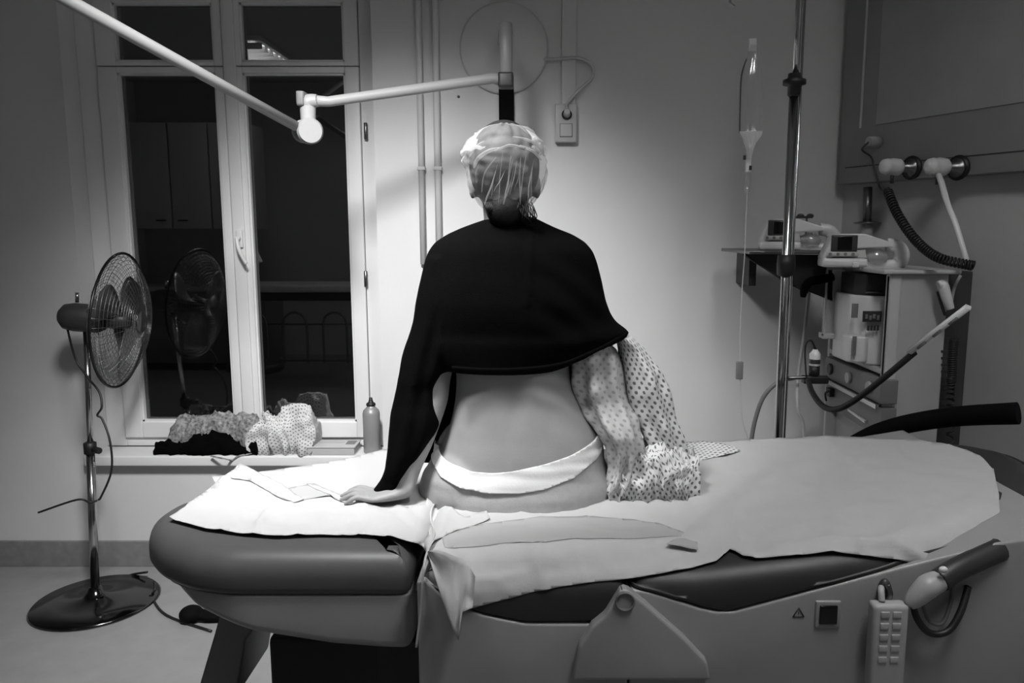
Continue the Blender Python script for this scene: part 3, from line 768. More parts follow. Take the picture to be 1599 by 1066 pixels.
T(sheet(pad, .0085, M['pad'], 'absorbent_pad', wr=.004, ws=11, seed=8), 'grey pad corner showing between paper sheets left of the hand', 'pad')
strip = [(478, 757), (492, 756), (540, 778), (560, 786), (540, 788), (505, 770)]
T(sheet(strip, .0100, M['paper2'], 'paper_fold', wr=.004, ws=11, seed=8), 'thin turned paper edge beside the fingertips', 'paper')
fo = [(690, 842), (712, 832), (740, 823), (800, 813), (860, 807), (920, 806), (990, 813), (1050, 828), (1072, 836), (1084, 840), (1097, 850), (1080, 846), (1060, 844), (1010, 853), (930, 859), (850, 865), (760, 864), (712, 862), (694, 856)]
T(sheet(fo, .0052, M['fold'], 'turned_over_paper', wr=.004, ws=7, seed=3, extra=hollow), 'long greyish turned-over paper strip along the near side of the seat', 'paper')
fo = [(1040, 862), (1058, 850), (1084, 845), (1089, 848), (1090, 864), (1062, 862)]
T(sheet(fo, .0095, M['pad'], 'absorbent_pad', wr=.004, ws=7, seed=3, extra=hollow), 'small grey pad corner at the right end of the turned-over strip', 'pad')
pad2 = [(1040, 862), (1088, 848), (1090, 864), (1060, 862)]
# hanging drape over the gap
dr = MB(); 
cols_ = [((668, 860), (668, 862)), ((680, 858), (680, 905)), ((695, 862), (695, 950)), ((710, 868), (708, 985)), ((722, 872), (716, 1000)), ((732, 880), (722, 955)), ((742, 900), (738, 948))]
rings = []
for i, (a, b3) in enumerate(cols_):
    Yd = 1.352 + .006 * math.sin(i * 2.1)
    rings.append([at(lerp(a[0], b3[0], k / 12), lerp(a[1], b3[1], k / 12), Yd - .004 * math.sin(k * .6 + i) - .045 * (k / 12) * min(1, i / 3)) for k in range(13)])
dr.quad_strip(rings, closed=False, caps=False)
o = dr.build('paper_drape', M['paper']); md = o.modifiers.new('t', 'SOLIDIFY'); md.thickness = .0008
T(o, 'pointed paper corner hanging down at the gap between foot and seat cushions', 'paper')
# thin tube crossing the gap
tt_ = MB().tube([hit(684, 778, .012), hit(674, 795, .016), hit(673, 812, .016), hit(678, 832, .016), hit(672, 850, .014), at(664, 872, 1.39), at(660, 905, 1.36), at(656, 960, 1.36), at(650, 1010, 1.36)], .0022, 8)
T(tt_.build('drip_tube', M['offw']), 'thin pale tube running from the hip over the bed edge', 'tube')
T(MB().box(sx(660, 900)[0], sx(664, 900)[0] + .004, 1.43, 1.9, .66, .80, .002).build('gap_strip', M['offw']), 'pale strip inside the gap between the bed sections', 'strip')

# ================================================================== WOMAN
seatZ = .872
woman = thing('person', 'woman seen from behind sitting on the bed in a sheer cap and black knit top', 'person', (at(800, 800, 1.8).x, 1.8, seatZ))
def loft(mb, rows, n=40, ex=2.3, disp=None, cap=True):
    """rows: (py, xl, xr, Yc, back, front)"""
    tab = sorted(rows); rings = []
    py = tab[0][0]; L = []
    while py < tab[-1][0]: L.append(py); py += 4
    L.append(tab[-1][0])
    for q in L:
        xl, xr, Yc, bk_, ft = interpn(tab, q)
        a, b4 = at(xl, q, Yc), at(xr, q, Yc); cx_ = (a.x + b4.x) / 2; hx = (b4.x - a.x) / 2; z = (a.z + b4.z) / 2
        ring = []
        for k in range(n):
            t = 2 * PI * k / n; c_, s_ = math.cos(t), math.sin(t)
            X = math.copysign(abs(c_) ** (2 / ex), c_) * hx; Yv = math.copysign(abs(s_) ** (2 / ex), s_) * (ft if s_ > 0 else bk_)
            p = Vector((cx_ + X, Yc + Yv, z))
            if disp: p += disp(p, q, t)
            ring.append(p)
        rings.append(ring)
    mb.quad_strip(rings, uvs=(lambda i, j: (j * .0055, i * .006)))
    return mb
def chain(mb, pts, rr, n=16):
    mb.tube(pts, rr, n); return mb
bd = MB()
loft(bd, [(352, 752, 836, 1.84, .05, .05), (362, 735, 853, 1.84, .06, .06), (374, 708, 886, 1.84, .07, .07), (390, 690, 905, 1.84, .08, .08), (420, 700, 897, 1.84, .095, .095), (460, 712, 890, 1.84, .105, .11), (520, 714, 886, 1.83, .10, .12), (575, 713, 890, 1.82, .095, .12), (600, 713, 894, 1.82, .095, .12), (625, 711, 905, 1.82, .10, .125), (650, 706, 922, 1.82, .107, .13), (675, 698, 936, 1.82, .115, .135), (698, 689, 941, 1.82, .125, .135), (712, 684, 941, 1.82, .13, .13), (735, 663, 948, 1.82, .142, .13), (755, 657, 953, 1.82, .15, .12), (772, 662, 947, 1.82, .15, .12), (786, 680, 930, 1.82, .14, .12), (798, 705, 890, 1.82, .11, .1)], ex=2.25)
# buttocks
bd.ell(at(735, 752, 1.80), .112, .115, .105); bd.ell(at(868, 738, 1.81), .118, .115, .10)
# neck and head
HC = at(788, 268, 1.83)
chain(bd, [at(793, 375, 1.85), at(791, 345, 1.85), at(789, 300, 1.85)], [.062, .054, .056])
bd.ell(HC, .074, .092, .102, 28, 18)
bd.ell(HC + Vector((0, .045, -.055)), .055, .055, .06)
bd.ell(HC + Vector((0, .102, -.02)), .011, .016, .022); bd.ell(HC + Vector((0, .092, -.062)), .024, .012, .012)
for s_ in (-1, 1):
    bd.ell(HC + Vector((s_ * .076, .008, -.035)), .009, .018, .03)
    bd.ell(HC + Vector((s_ * .03, .082, .008)), .014, .010, .010)
# left arm (photo left)
la_pts = [at(722, 398, 1.84), at(698, 412, 1.83), at(692, 500, 1.81), at(680, 590, 1.785), at(675, 625, 1.775), at(657, 682, 1.75), at(641, 727, 1.728), at(632, 764, 1.715)]
chain(bd, la_pts, [.05, .052, .043, .036, .036, .033, .027, .022])
HZ = .872 + .0085
def hp(px, dy, dz): # point over bed near hand
    v = atz(px, 780, HZ); return Vector((v.x, 1.715 + dy, HZ + dz))
# palm
rings = []
for (px, w_, h_, dz, dy) in ((648, .022, .020, .036, .0), (636, .026, .019, .024, .0), (620, .033, .016, .018, .0), (604, .040, .0145, .015, .0), (590, .043, .013, .013, .0), (580, .041, .011, .011, .0)):
    c_ = hp(px, dy, dz); rings.append([c_ + Vector((0, math.cos(2 * PI * k / 16) * w_, math.sin(2 * PI * k / 16) * h_)) for k in range(16)])
bd.quad_strip(rings)
for (dy0, dy1, L, r) in ((.030, .040, 46, .0088), (.010, .014, 52, .0092), (-.011, -.012, 48, .0088), (-.030, -.036, 36, .0078)):
    p0 = hp(592, dy0 * .9, .012); p1 = hp(578, dy0, .013); p2 = hp(578 - L * .42, lerp(dy0, dy1, .5), .018); p3 = hp(578 - L * .72, dy1, .011); p4 = hp(578 - L * .95, dy1, .002)
    chain(bd, [p0, p1, p2, p3, p4], [r, r, r * .98, r * .9, r * .72], 12)
chain(bd, [hp(625, .02, .012), hp(612, .045, .012), hp(598, .062, .009), hp(584, .07, .004)], [.013, .012, .0105, .008], 12)
# right arm, forearm forward to the lap
ra = [at(872, 402, 1.84), at(893, 414, 1.83), at(908, 462, 1.82), at(922, 512, 1.81)]
rel = ra[-1]; rw = rel + Vector((-.05, .22, -.07))
chain(bd, ra + [rel + Vector((.0, .03, -.01)), rw, rw + Vector((-.03, .05, -.02))], [.044, .044, .040, .036, .034, .024, .022])
hr = rw + Vector((-.04, .08, -.03)); bd.ell(hr, .036, .048, .016)
for k, (dx, L) in enumerate(((-.028, .062), (-.010, .07), (.009, .066), (.026, .05))):
    chain(bd, [hr + Vector((dx * .8, .02, 0)), hr + Vector((dx, .045, .003)), hr + Vector((dx * 1.1, .045 + L * .5, -.008)), hr + Vector((dx * 1.1, .045 + L * .8, -.03))], [.0095, .009, .0085, .0065], 10)
chain(bd, [hr + Vector((-.02, -.01, 0)), hr + Vector((-.05, .02, -.006)), hr + Vector((-.06, .05, -.012))], [.012, .0105, .008], 10)
# legs over the far side
for s_, xk in ((-1, -.20), (1, .05)):
    hx_ = -.06 + s_ * .105
    chain(bd, [Vector((hx_, 1.84, .955)), Vector((hx_ + s_ * .01, 2.02, .962)), Vector((hx_ + s_ * .015, 2.27, .95)), Vector((hx_ + s_ * .015, 2.335, .90)), Vector((hx_ + s_ * .015, 2.35, .74)), Vector((hx_ + s_ * .01, 2.34, .60)), Vector((hx_ + s_ * .01, 2.34, .50))], [.088, .082, .064, .06, .054, .042, .034])
    chain(bd, [Vector((hx_, 2.31, .475)), Vector((hx_ + s_ * .005, 2.37, .465)), Vector((hx_ + s_ * .01, 2.45, .44)), Vector((hx_ + s_ * .012, 2.51, .42))], [.032, .034, .034, .018])
bme = remesh(bd, .0052, 4)
spx = at(800, 620, 1.72).x
for v in bme.vertices:
    x_, y_, z_ = v.co
    if y_ < 1.80 and .9 < z_ < 1.4 and abs(x_ - spx) < .12:
        v.co.y += .004 * math.exp(-((x_ - spx) / .02) ** 2) * math.exp(-((z_ - 1.13) / .12) ** 2)
        v.co.y -= .0015 * (math.exp(-((abs(x_ - spx) - .045) / .022) ** 2)) * math.exp(-((z_ - 1.15) / .12) ** 2)
bme.materials.clear(); bme.materials.append(M['skin'])
body = link('body', bme, woman)
# clothing cut from the body surface
def hemz(tab, x):
    px = CX + F * x / 1.765
    return at(px, interp(tab, px), 1.70).z
def armside(co):
    px, py = proj(co)
    return px < interp([(716, 676), (730, 668), (742, 661), (765, 655), (775, 658)], py) - 1 and co.y < 1.84
def peel(name, off, m, top, bot=None, jitter=0.0, js=40, th=.0012):
    bm = bmesh.new(); bm.from_mesh(bme); bm.normal_update()
    kill = [v for v in bm.verts if armside(v.co) or v.co.y > 2.08 or v.co.z < .80 or v.co.z > 1.1 or abs(v.co.x + .06) > .32]
    bmesh.ops.delete(bm, geom=kill, context='VERTS')
    for tab, keep in ((top, -1), (bot, 1)):
        if not tab: continue
        for v in bm.verts: v.co.z -= hemz(tab, v.co.x)
        bmesh.ops.bisect_plane(bm, geom=bm.verts[:] + bm.edges[:] + bm.faces[:], plane_co=(0, 0, 0), plane_no=(0, 0, -keep), clear_outer=True)
        for v in bm.verts: v.co.z += hemz(tab, v.co.x)
    bm.normal_update()
    for v in bm.verts:
        wr_ = 0
        if jitter:
            q = Vector((v.co.x * .35, v.co.y * .35, v.co.z * 1.6 + v.co.x * .12)); wr_ = fn(q, js, 4) * jitter
        v.co += v.normal * (off + wr_)
    me = bpy.data.meshes.new(name); bm.to_mesh(me); bm.free(); me.materials.clear(); me.materials.append(m)
    for p in me.polygons: p.use_smooth = True
    o = link(name, me, woman); md = o.modifiers.new('t', 'SOLIDIFY'); md.thickness = th; md.offset = 1
    return o
topc = [(640, 718), (672, 718), (700, 728), (735, 737), (770, 737), (800, 734), (850, 724), (890, 714), (925, 700), (945, 688)]
botc = [(640, 722), (668, 730), (690, 748), (720, 759), (760, 765), (810, 765), (850, 760), (895, 747), (930, 726), (955, 700)]
peel('briefs', .0022, M['brief'], topc, None, .0022, 26)
peel('waistband', .0060, M['band'], topc, botc, .0045, 34, .002)

# black knit top
kt = MB()
rowsK = [(337, 772, 826, 1.85, .045, .045), (341, 762, 838, 1.85, .06, .055), (348, 742, 852, 1.85, .072, .065), (356, 720, 868, 1.85, .085, .075), (366, 697, 894, 1.85, .095, .085), (378, 680, 914, 1.845, .105, .095), (392, 671, 925, 1.84, .112, .105), (410, 665, 932, 1.84, .120, .11), (440, 657, 941, 1.835, .128, .115), (470, 650, 947, 1.83, .131, .12), (490, 647, 954, 1.83, .130, .12), (502, 645, 962, 1.83, .128, .12), (512, 642, 976, 1.83, .126, .12), (518, 641, 984, 1.83, .126, .12), (526, 641, 978, 1.825, .126, .12), (534, 640, 962, 1.825, .124, .12), (545, 645, 942, 1.825, .122, .12), (558, 660, 912, 1.825, .120, .12), (566, 672, 892, 1.825, .119, .12), (573, 690, 880, 1.825, .118, .12)]
loft(kt, rowsK, n=64, ex=2.2)
rowsS = [(400, 668, 720, 1.83, .07, .07), (450, 654, 722, 1.82, .075, .07), (500, 645, 718, 1.81, .075, .07), (545, 633, 708, 1.80, .072, .065), (575, 626, 700, 1.79, .07, .06), (590, 622, 690, 1.785, .068, .058), (602, 620, 684, 1.785, .066, .056), (625, 616, 684, 1.775, .062, .054), (645, 612, 688, 1.77, .072, .052), (660, 610, 688, 1.765, .072, .05), (678, 607, 681, 1.76, .070, .048), (705, 605, 661, 1.75, .066, .044), (730, 602, 646, 1.74, .056, .04), (748, 595, 634, 1.735, .038, .036), (760, 586, 628, 1.73, .034, .032), (768, 580, 622, 1.73, .03, .028)]
loft(kt, rowsS, n=32, ex=2.1)
kme = remesh(kt, .0062, 3)
for v in kme.vertices:
    p = v.co; a, b5 = proj(p)
    f = 0
    # drape folds: curved swags on the right back, long vertical folds on the sleeve
    if p.y < 1.86:
        u = (a - 790) / 150
        sw = math.sin((b5 - 430 - 26 * (u - .1) ** 2 * 3 + (a - 800) * -.22) / 8.5)
        m_ = max(0, min(1, (a - 815) / 40)) * max(0, min(1, (b5 - 375) / 50)) * max(0, min(1, (560 - b5) / 60))
        f += .0032 * sw * m_
        f += .004 * math.exp(-((a - 827 + (b5 - 400) * .06) / 5) ** 2) * max(0, min(1, (b5 - 345) / 20)) * (1 if b5 < 480 else .2)
        if a < 690: f += .0045 * math.sin((a - 640 + (b5 - 600) * .19) / 4.6) * max(0, min(1, (b5 - 420) / 120))
    v.co.y -= f
    v.co += Vector((fn(p, 11, 2), fn(p, 11, 3), 0)) * .004
kme.materials.clear(); kme.materials.append(M['knit'])
link('knit_top', kme, woman)
kh = MB(); 
hem = [(706, 574, 1.712), (750, 577, 1.705), (800, 577, 1.703), (850, 573, 1.704), (885, 566, 1.706), (915, 554, 1.712), (945, 540, 1.73), (968, 527, 1.77), (979, 519, 1.80)]
kh.tube([at(a, b6, c7 - .003) for a, b6, c7 in hem], .0045, 8); kh.build('hem_edge', M['knit'], woman)

lp = MB(); gl = [(575, 676, 722), (610, 676, 720), (650, 672, 716), (690, 662, 706), (716, 655, 694), (722, 658, 690)]  # black sheet put in for shade and sleeve inside between arm and torso
lp.quad_strip([[at(lerp(a9, b9, k / 6), q9, 1.865 + .006 * math.sin(k * 2.0 + q9 * .05)) for k in range(7)] for q9, a9, b9 in gl], closed=False, caps=False)
o = lp.build('arm_gap_shade', M['knit'], woman); md = o.modifiers.new('t', 'SOLIDIFY'); md.thickness = .003
# hair and cap
hb = MB(); hb.ell(HC + Vector((0, -.010, .012)), .082, .096, .104, 32, 20)
hb.ell(HC + Vector((.004, -.045, -.085)), .048, .045, .045); hm = remesh(hb, .006, 3); hm.materials.clear(); hm.materials.append(M['hair']); link('hair', hm, woman)
st2 = MB()
for i in range(16):
    a0 = 812 + i * 1.3; y0 = 316 + random.random() * 8
    st2.tube([at(a0, y0, 1.765), at(a0 + random.uniform(0, 8), y0 + 12, 1.75), at(a0 + random.uniform(2, 10), y0 + 22, 1.755), at(a0 + random.uniform(-2, 8), y0 + 27, 1.77)], .0012, 5)
for i in range(22):
    a0 = 756 + i * 2.6; st2.tube([at(a0, 316, 1.755), at(lerp(a0, 790, .15), 328, 1.752), at(lerp(a0, 792, .35), 342 + random.uniform(-4, 2), 1.775)], .0022, 5)
st2.build('hair_strands', M['hair'], woman)
cpm = MB(); rings = []
rowsC = [(199, 774, 808), (202, 760, 822), (208, 748, 834), (216, 738, 843), (226, 729, 850), (240, 721, 854), (252, 722, 855), (266, 728, 855), (280, 731, 853), (294, 735, 849), (306, 742, 840), (315, 748, 834), (321, 752, 829), (325, 757, 824)]
n = 120; q = 199.0; Lr = []
while q <= 325: Lr.append(q); q += 3
for q in Lr:
    xl, xr = interpn(rowsC, q); Yc = 1.835
    a, b4 = at(xl, q, Yc), at(xr, q, Yc); hx = (b4.x - a.x) / 2; cx_ = (a.x + b4.x) / 2; z = a.z
    vv = (q - 199) / 126
    dep = .122 * math.sin(PI * min(1, .12 + vv * .80)) ** .6
    ring = []
    for k in range(n):
        t = 2 * PI * k / n
        pl_ = (math.sin(t * 17 + 1.5 * math.sin(3 * t) + vv * 2) * .35 + fn((math.cos(t) * 2.5, math.sin(t) * 2.5, vv * 1.5), 2.0, 5) * 1.4) * (.0035 + .006 * abs(vv - .45))
        pl_ += fn((math.cos(t), math.sin(t), vv * 3), 4.5, 8) * .009 * (1 - vv)
        ring.append(Vector((cx_ + math.cos(t) * (hx + pl_), Yc - .012 + math.sin(t) * (dep + pl_), z + fn((math.cos(t) * 2, math.sin(t) * 2, vv), 3, 2) * .004 + (-.012 * (math.sin(t) < 0) * 0))))
    rings.append(ring)
rings.insert(0, [rings[0][k].lerp(sum(rings[0], Vector()) / n, .7) + Vector((0, 0, .003)) for k in range(n)])
cpm.quad_strip(rings, caps=False); cpo = cpm.build('sheer_cap', M['cap'], woman)
# gathered folds : real creased bands of the same fabric
cf = MB()
def capband(pts, w, dy=0):
    P = [at(x_, y_, yy) for x_, y_, yy in pts]; cf.tube(P, [w * .4] + [w] * (len(P) - 2) + [w * .4], 8, flat=.45)
capband([(740, 262, 1.755), (747, 247, 1.74), (765, 235, 1.725), (784, 231, 1.72)], .006)
capband([(772, 236, 1.722), (795, 227, 1.716), (818, 231, 1.724)], .007)
capband([(812, 227, 1.722), (832, 236, 1.742), (845, 250, 1.765)], .006)
capband([(728, 250, 1.80), (735, 234, 1.785), (750, 222, 1.77)], .009)
capband([(726, 244, 1.82), (722, 252, 1.82), (727, 262, 1.82)], .008)
capband([(733, 245, 1.78), (748, 226, 1.76), (775, 217, 1.75), (805, 215, 1.75), (830, 221, 1.765), (846, 238, 1.79)], .0045)
capband([(740, 222, 1.83), (760, 207, 1.82), (790, 203, 1.82), (820, 208, 1.82), (842, 225, 1.83)], .006)
cf.build('cap_folds', M['capedge'], woman)
cf = MB()
rs = random.Random(5)
for i in range(15):
    x1 = 756 + i * 5.4 + rs.uniform(-3, 3); x0 = lerp(x1, 800, .15) + rs.uniform(2, 14); y0 = rs.uniform(238, 275); y1 = rs.uniform(295, 320)
    u1 = abs(x1 - 790) / 44; Yb = lambda xx: 1.708 + .035 * (abs(xx - 790) / 44) ** 2
    capband([(x0, y0, Yb(x0) + .004), (lerp(x0, x1, .45) + rs.uniform(-2, 2), lerp(y0, y1, .45), Yb(x0)), (lerp(x0, x1, .8), lerp(y0, y1, .8), Yb(x1) + .004), (x1, y1, Yb(x1) + .014)], rs.uniform(.0012, .0042))
capband([(752, 250, 1.745), (745, 270, 1.755), (744, 285, 1.76)], .006)
capband([(775, 245, 1.725), (757, 270, 1.73), (752, 300, 1.745)], .003)
cf.build('cap_pleats', M['cap'], woman)
cr = MB(); rings = []   # puffed crown, thicker gathered fabric
for i in range(14):
    vv = i / 13; q = lerp(200, 240, vv)
    xl, xr = interpn(rowsC, q)
    a, b4 = at(xl - 1, q, 1.84), at(xr - 4, q, 1.84); hx = (b4.x - a.x) / 2; cx_ = (a.x + b4.x) / 2
    rings.append([Vector((cx_ + math.cos(t) * (hx + fn((math.cos(t), math.sin(t), vv * 2), 6, 3) * .008), 1.85 + math.sin(t) * (.03 + .085 * math.sin(PI / 2 * vv)) + 0, a.z + fn((math.cos(t), math.sin(t), vv * 2), 5, 6) * .01)) for t in [2 * PI * k / 80 for k in range(80)]])
rings.insert(0, [rings[0][k].lerp(sum(rings[0], Vector()) / 80, .7) + Vector((0, 0, .003)) for k in range(80)])
cr.quad_strip(rings, caps=False); cr.build('cap_crown', M['capedge'], woman)

# gown slipped off, hanging at the right hip
gw = MB()
def gfold(amp, nf, ph, top):
    def d(p, q, t):
        k = min(1, max(0, (q - top) / 70.0)); a = amp * k
        r = math.sin(t * nf + ph + (q - top) * .012) * a + fn(p, 22, 6) * a * .8
        return Vector((math.cos(t) * r, math.sin(t) * r * 1.3, 0))
    return d
loft(gw, [(534, 925, 950, 1.80, .04, .08), (546, 894, 962, 1.82, .055, .10), (560, 890, 967, 1.82, .065, .10), (590, 892, 970, 1.82, .065, .1), (620, 900, 980, 1.82, .065, .1), (650, 916, 990, 1.80, .065, .1), (675, 938, 997, 1.79, .065, .09), (700, 950, 1000, 1.79, .06, .08), (725, 953, 990, 1.79, .05, .07), (745, 950, 985, 1.785, .05, .06), (765, 944, 975, 1.78, .035, .04)], n=72, ex=2, disp=gfold(.008, 7, .5, 520))
gw.build('gown_front_panel', M['gownin'], woman)
gw = MB()
loft(gw, [(521, 964, 976, 1.83, .03, .05), (526, 962, 988, 1.83, .05, .06), (545, 966, 1006, 1.84, .05, .08), (580, 969, 1030, 1.84, .055, .10), (610, 972, 1043, 1.84, .06, .11), (640, 982, 1051, 1.84, .06, .12), (665, 998, 1058, 1.84, .06, .12), (685, 1008, 1066, 1.84, .06, .12), (700, 1020, 1071, 1.84, .05, .1), (712, 1030, 1069, 1.84, .03, .06)], n=72, ex=2, disp=gfold(.007, 6, 2.0, 525))
gw.build('gown_sleeve', M['gown'], woman)
def heap_bed(cols, yf, yb, m, name, parent, amp, fs, seed):
    zb = .868
    return heap(cols, zb, yf, yb, m, name, parent, amp, fs, seed, step=2.0, pw=.5)
heap_bed([(948, 745), (955, 722), (965, 712), (985, 705), (1005, 690), (1020, 680), (1040, 685), (1060, 695), (1075, 706), (1084, 712)], 1.735, 1.93, M['gown'], 'gown_heap', woman, .022, 20, 4)
flap = [(1056, 694), (1072, 690), (1100, 690), (1146, 698), (1156, 705), (1130, 712), (1095, 719), (1068, 726), (1050, 722)]
sheet(flap, .008, M['gown'], 'gown_hem_flap', wr=.003, ws=14, seed=21, parent=woman, step=4)
ln_ = MB().tube([hit(1045, 738, .008), hit(1054, 748, .010), hit(1068, 763, .005)], .002, 6)
T(ln_.build('gown_tie', M['pad']), 'thin grey tie string lying on the sheet below the gown', 'string')

# ================================================================== IV POLE, BAG
PY = 2.55
pt0 = at(1239, 80, PY); ppx = (at(1240, 80, PY).x + at(1218, 675, PY).x) / 2
ivp = thing('drip_stand', 'tall chrome drip stand behind the bed at right', 'drip stand', (ppx, PY, 0))
MB().cyl((ppx, PY, .08), (ppx, PY, at(1235, 128, PY).z), .0145, n=20).build('lower_pole', M['chrome'], ivp)
MB().cyl((ppx + .003, PY, at(1235, 130, PY).z), (ppx + .003, PY, 2.5), .0105, n=18).build('upper_pole', M['chrome'], ivp)
MB().cyl((ppx + .024, PY + .01, .3), (ppx + .024, PY + .01, 2.5), .0042, n=10).build('side_rod', M['chrome'], ivp)
cz = at(1234, 128, PY).z
MB().lathe([(.016, -.045), (.02, -.04), (.02, -.012), (.036, -.008), (.036, .006), (.022, .012), (.02, .026), (0, .026)], (ppx, PY, cz), 20).build('pole_clamp', M['black'], ivp)
cz = at(1229, 412, PY).z
MB().lathe([(.02, -.04), (.028, -.036), (.03, 0), (.028, .03), (0, .03)], (ppx, PY, cz), 20).build('shelf_clamp', M['black'], ivp)
for k in range(5):
    a = 2 * PI * k / 5 + .3; 
    MB().tube([(ppx, PY, .10), (ppx + .28 * math.cos(a), PY + .28 * math.sin(a), .075)], [.018, .012], 10, False).build('stand_leg', M['steel'], ivp)
    MB().cyl((ppx + .28 * math.cos(a) - .01, PY + .28 * math.sin(a), .03), (ppx + .28 * math.cos(a) + .01, PY + .28 * math.sin(a), .03), .03, n=16, bev=.005).build('stand_caster', M['black'], ivp)
hk = MB().tube([(ppx, PY, 2.3), (ppx - .12, PY, 2.32), (ppx - .20, PY, 2.24), (ppx - .215, PY, 2.215), (ppx - .20, PY, 2.20)], .004, 8); hk.build('bag_hook', M['chrome'], ivp)
BY = PY
bgc = at(1175, 150, BY)
bag = thing('infusion_bag', 'clear infusion bag hanging left of the chrome stand', 'infusion bag', (bgc.x, BY, at(1170, 240, BY).z))
zt0 = at(1175, 84, BY).z; 
rows = [(70, 1170, 1182, .004), (84, 1168, 1184, .01), (96, 1163, 1189, .018), (120, 1158, 1190, .026), (160, 1156, 1191, .03), (200, 1156, 1190, .026), (212, 1158, 1187, .016), (225, 1162, 1180, .01), (236, 1165, 1175, .008)]
rings = []
for (q, xl, xr, dp) in rows:
    a, b4 = at(xl, q, BY), at(xr, q, BY); c_ = (a + b4) / 2; hx = (b4.x - a.x) / 2
    rings.append([c_ + Vector((math.cos(2 * PI * k / 32) * hx, math.sin(2 * PI * k / 32) * dp, 0)) * (1 + .06 * math.sin(k * 2.3 + q)) for k in range(32)])
    rings[-1] = [Vector((c_.x + (p.x - c_.x / 1), p.y, c_.z)) if False else p for p in rings[-1]]
rings = []
for (q, xl, xr, dp) in rows:
    a, b4 = at(xl, q, BY), at(xr, q, BY); c_ = (a + b4) / 2; hx = (b4.x - a.x) / 2
    rings.append([c_ + Vector((math.cos(2 * PI * k / 32) * hx, math.sin(2 * PI * k / 32) * dp * (1 + .2 * math.sin(k * 1.9 + q * .1)), 0)) for k in range(32)])
MB().quad_strip(rings).build('bag_body', M['clear'], bag)
cp_ = MB(); 
e0 = [(1157, 96), (1156, 160), (1156, 208)]
cp_.tube([at(x_, y_, BY - .0) for x_, y_ in [(1166, 92), (1158, 118), (1156, 160), (1155, 208)]], .0022, 6); cp_.build('bag_seam', M['dark'], bag)
rk = MB(); rings = []
for (q, xl, xr) in ((206, 1156, 1190), (214, 1160, 1186), (224, 1163, 1180), (234, 1166, 1176), (248, 1167, 1173)):
    a, b4 = at(xl, q, BY - .012), at(xr, q, BY - .012); c_ = (a + b4) / 2; hx = (b4.x - a.x) / 2
    rings.append([c_ + Vector((math.cos(2 * PI * k / 36) * hx * (1 + .15 * math.sin(k * 3.1 + q)), math.sin(2 * PI * k / 36) * .012, fn((k, q, 0), .9, 3) * .006)) for k in range(36)])
rk.quad_strip(rings, smooth=False).build('bag_neck', M['clearw'], bag)
c_ = at(1175, 80, BY); MB().box(c_.x - .012, c_.x + .012, BY - .003, BY + .003, c_.z, at(1175, 60, BY).z, .002).build('bag_loop', M['clearw'], bag)
p_ = at(1168, 258, BY); MB().box(p_.x - .008, p_.x + .009, BY - .006, BY + .006, p_.z - .022, p_.z + .022, .003).build('bag_port', M['white'], bag)
for qx, qy in ((1163, 246), (1172, 262)): c_ = at(qx, qy, BY - .006); MB().box(c_.x - .005, c_.x + .003, BY - .011, BY - .004, c_.z - .007, c_.z + .007, .001).build('port_clip', M['black'], bag)
c_ = at(1167, 284, BY)
MB().lathe([(.004, -.036), (.008, -.032), (.009, .03), (.007, .034), (0, .034)], c_, 18).build('drip_chamber', M['clear'], bag)
MB().tube([at(1167, 299, BY), at(1165, 340, BY), at(1163, 395, BY), at(1159, 450, BY), at(1156, 520, BY), at(1156, 560, BY), at(1156, 600, BY), at(1160, 660, BY), at(1180, 710, BY)], .0016, 6).build('infusion_line', M['offw'], bag)
c_ = at(1155, 578, BY); MB().box(c_.x - .012, c_.x + .010, BY - .008, BY + .008, c_.z - .03, c_.z + .03, .003).build('roller_clamp', M['mid'], bag)

# shelf on the wall, black plate and bracket
SZ = at(1190, 391, 2.78).z
x0_, x1_ = at(1152, 388, 2.9).x, at(1300, 391, 2.9).x
shf = thing('pump_shelf', 'thin dark wall shelf behind the stand carrying a small pump', 'shelf', (x0_, WY, SZ))
MB().box(x0_, x1_ + .02, 2.74, 3.16, SZ - .012, SZ, .003).build('shelf_board', M['steel'], shf)
kp = [(1160, 396), (1300, 398), (1300, 470), (1262, 455), (1228, 440)]
MB().prism([(at(a, b8, 2.80).x, at(a, b8, 2.80).z) for a, b8 in kp], 2.80, 2.806).build('black_plate', M['black'], shf)  # flat black plate with a sloping lower edge below the shelf board
MB().tube([at(1160, 397, 2.795), at(1228, 441, 2.795), at(1262, 457, 2.795)], .003, 6, False).build('edge_wire', M['black'], shf)
MB().box(x0_ + .1, x0_ + .13, 3.1, WY, SZ - .15, SZ - .012, .003).build('wall_bracket', M['dark'], shf)

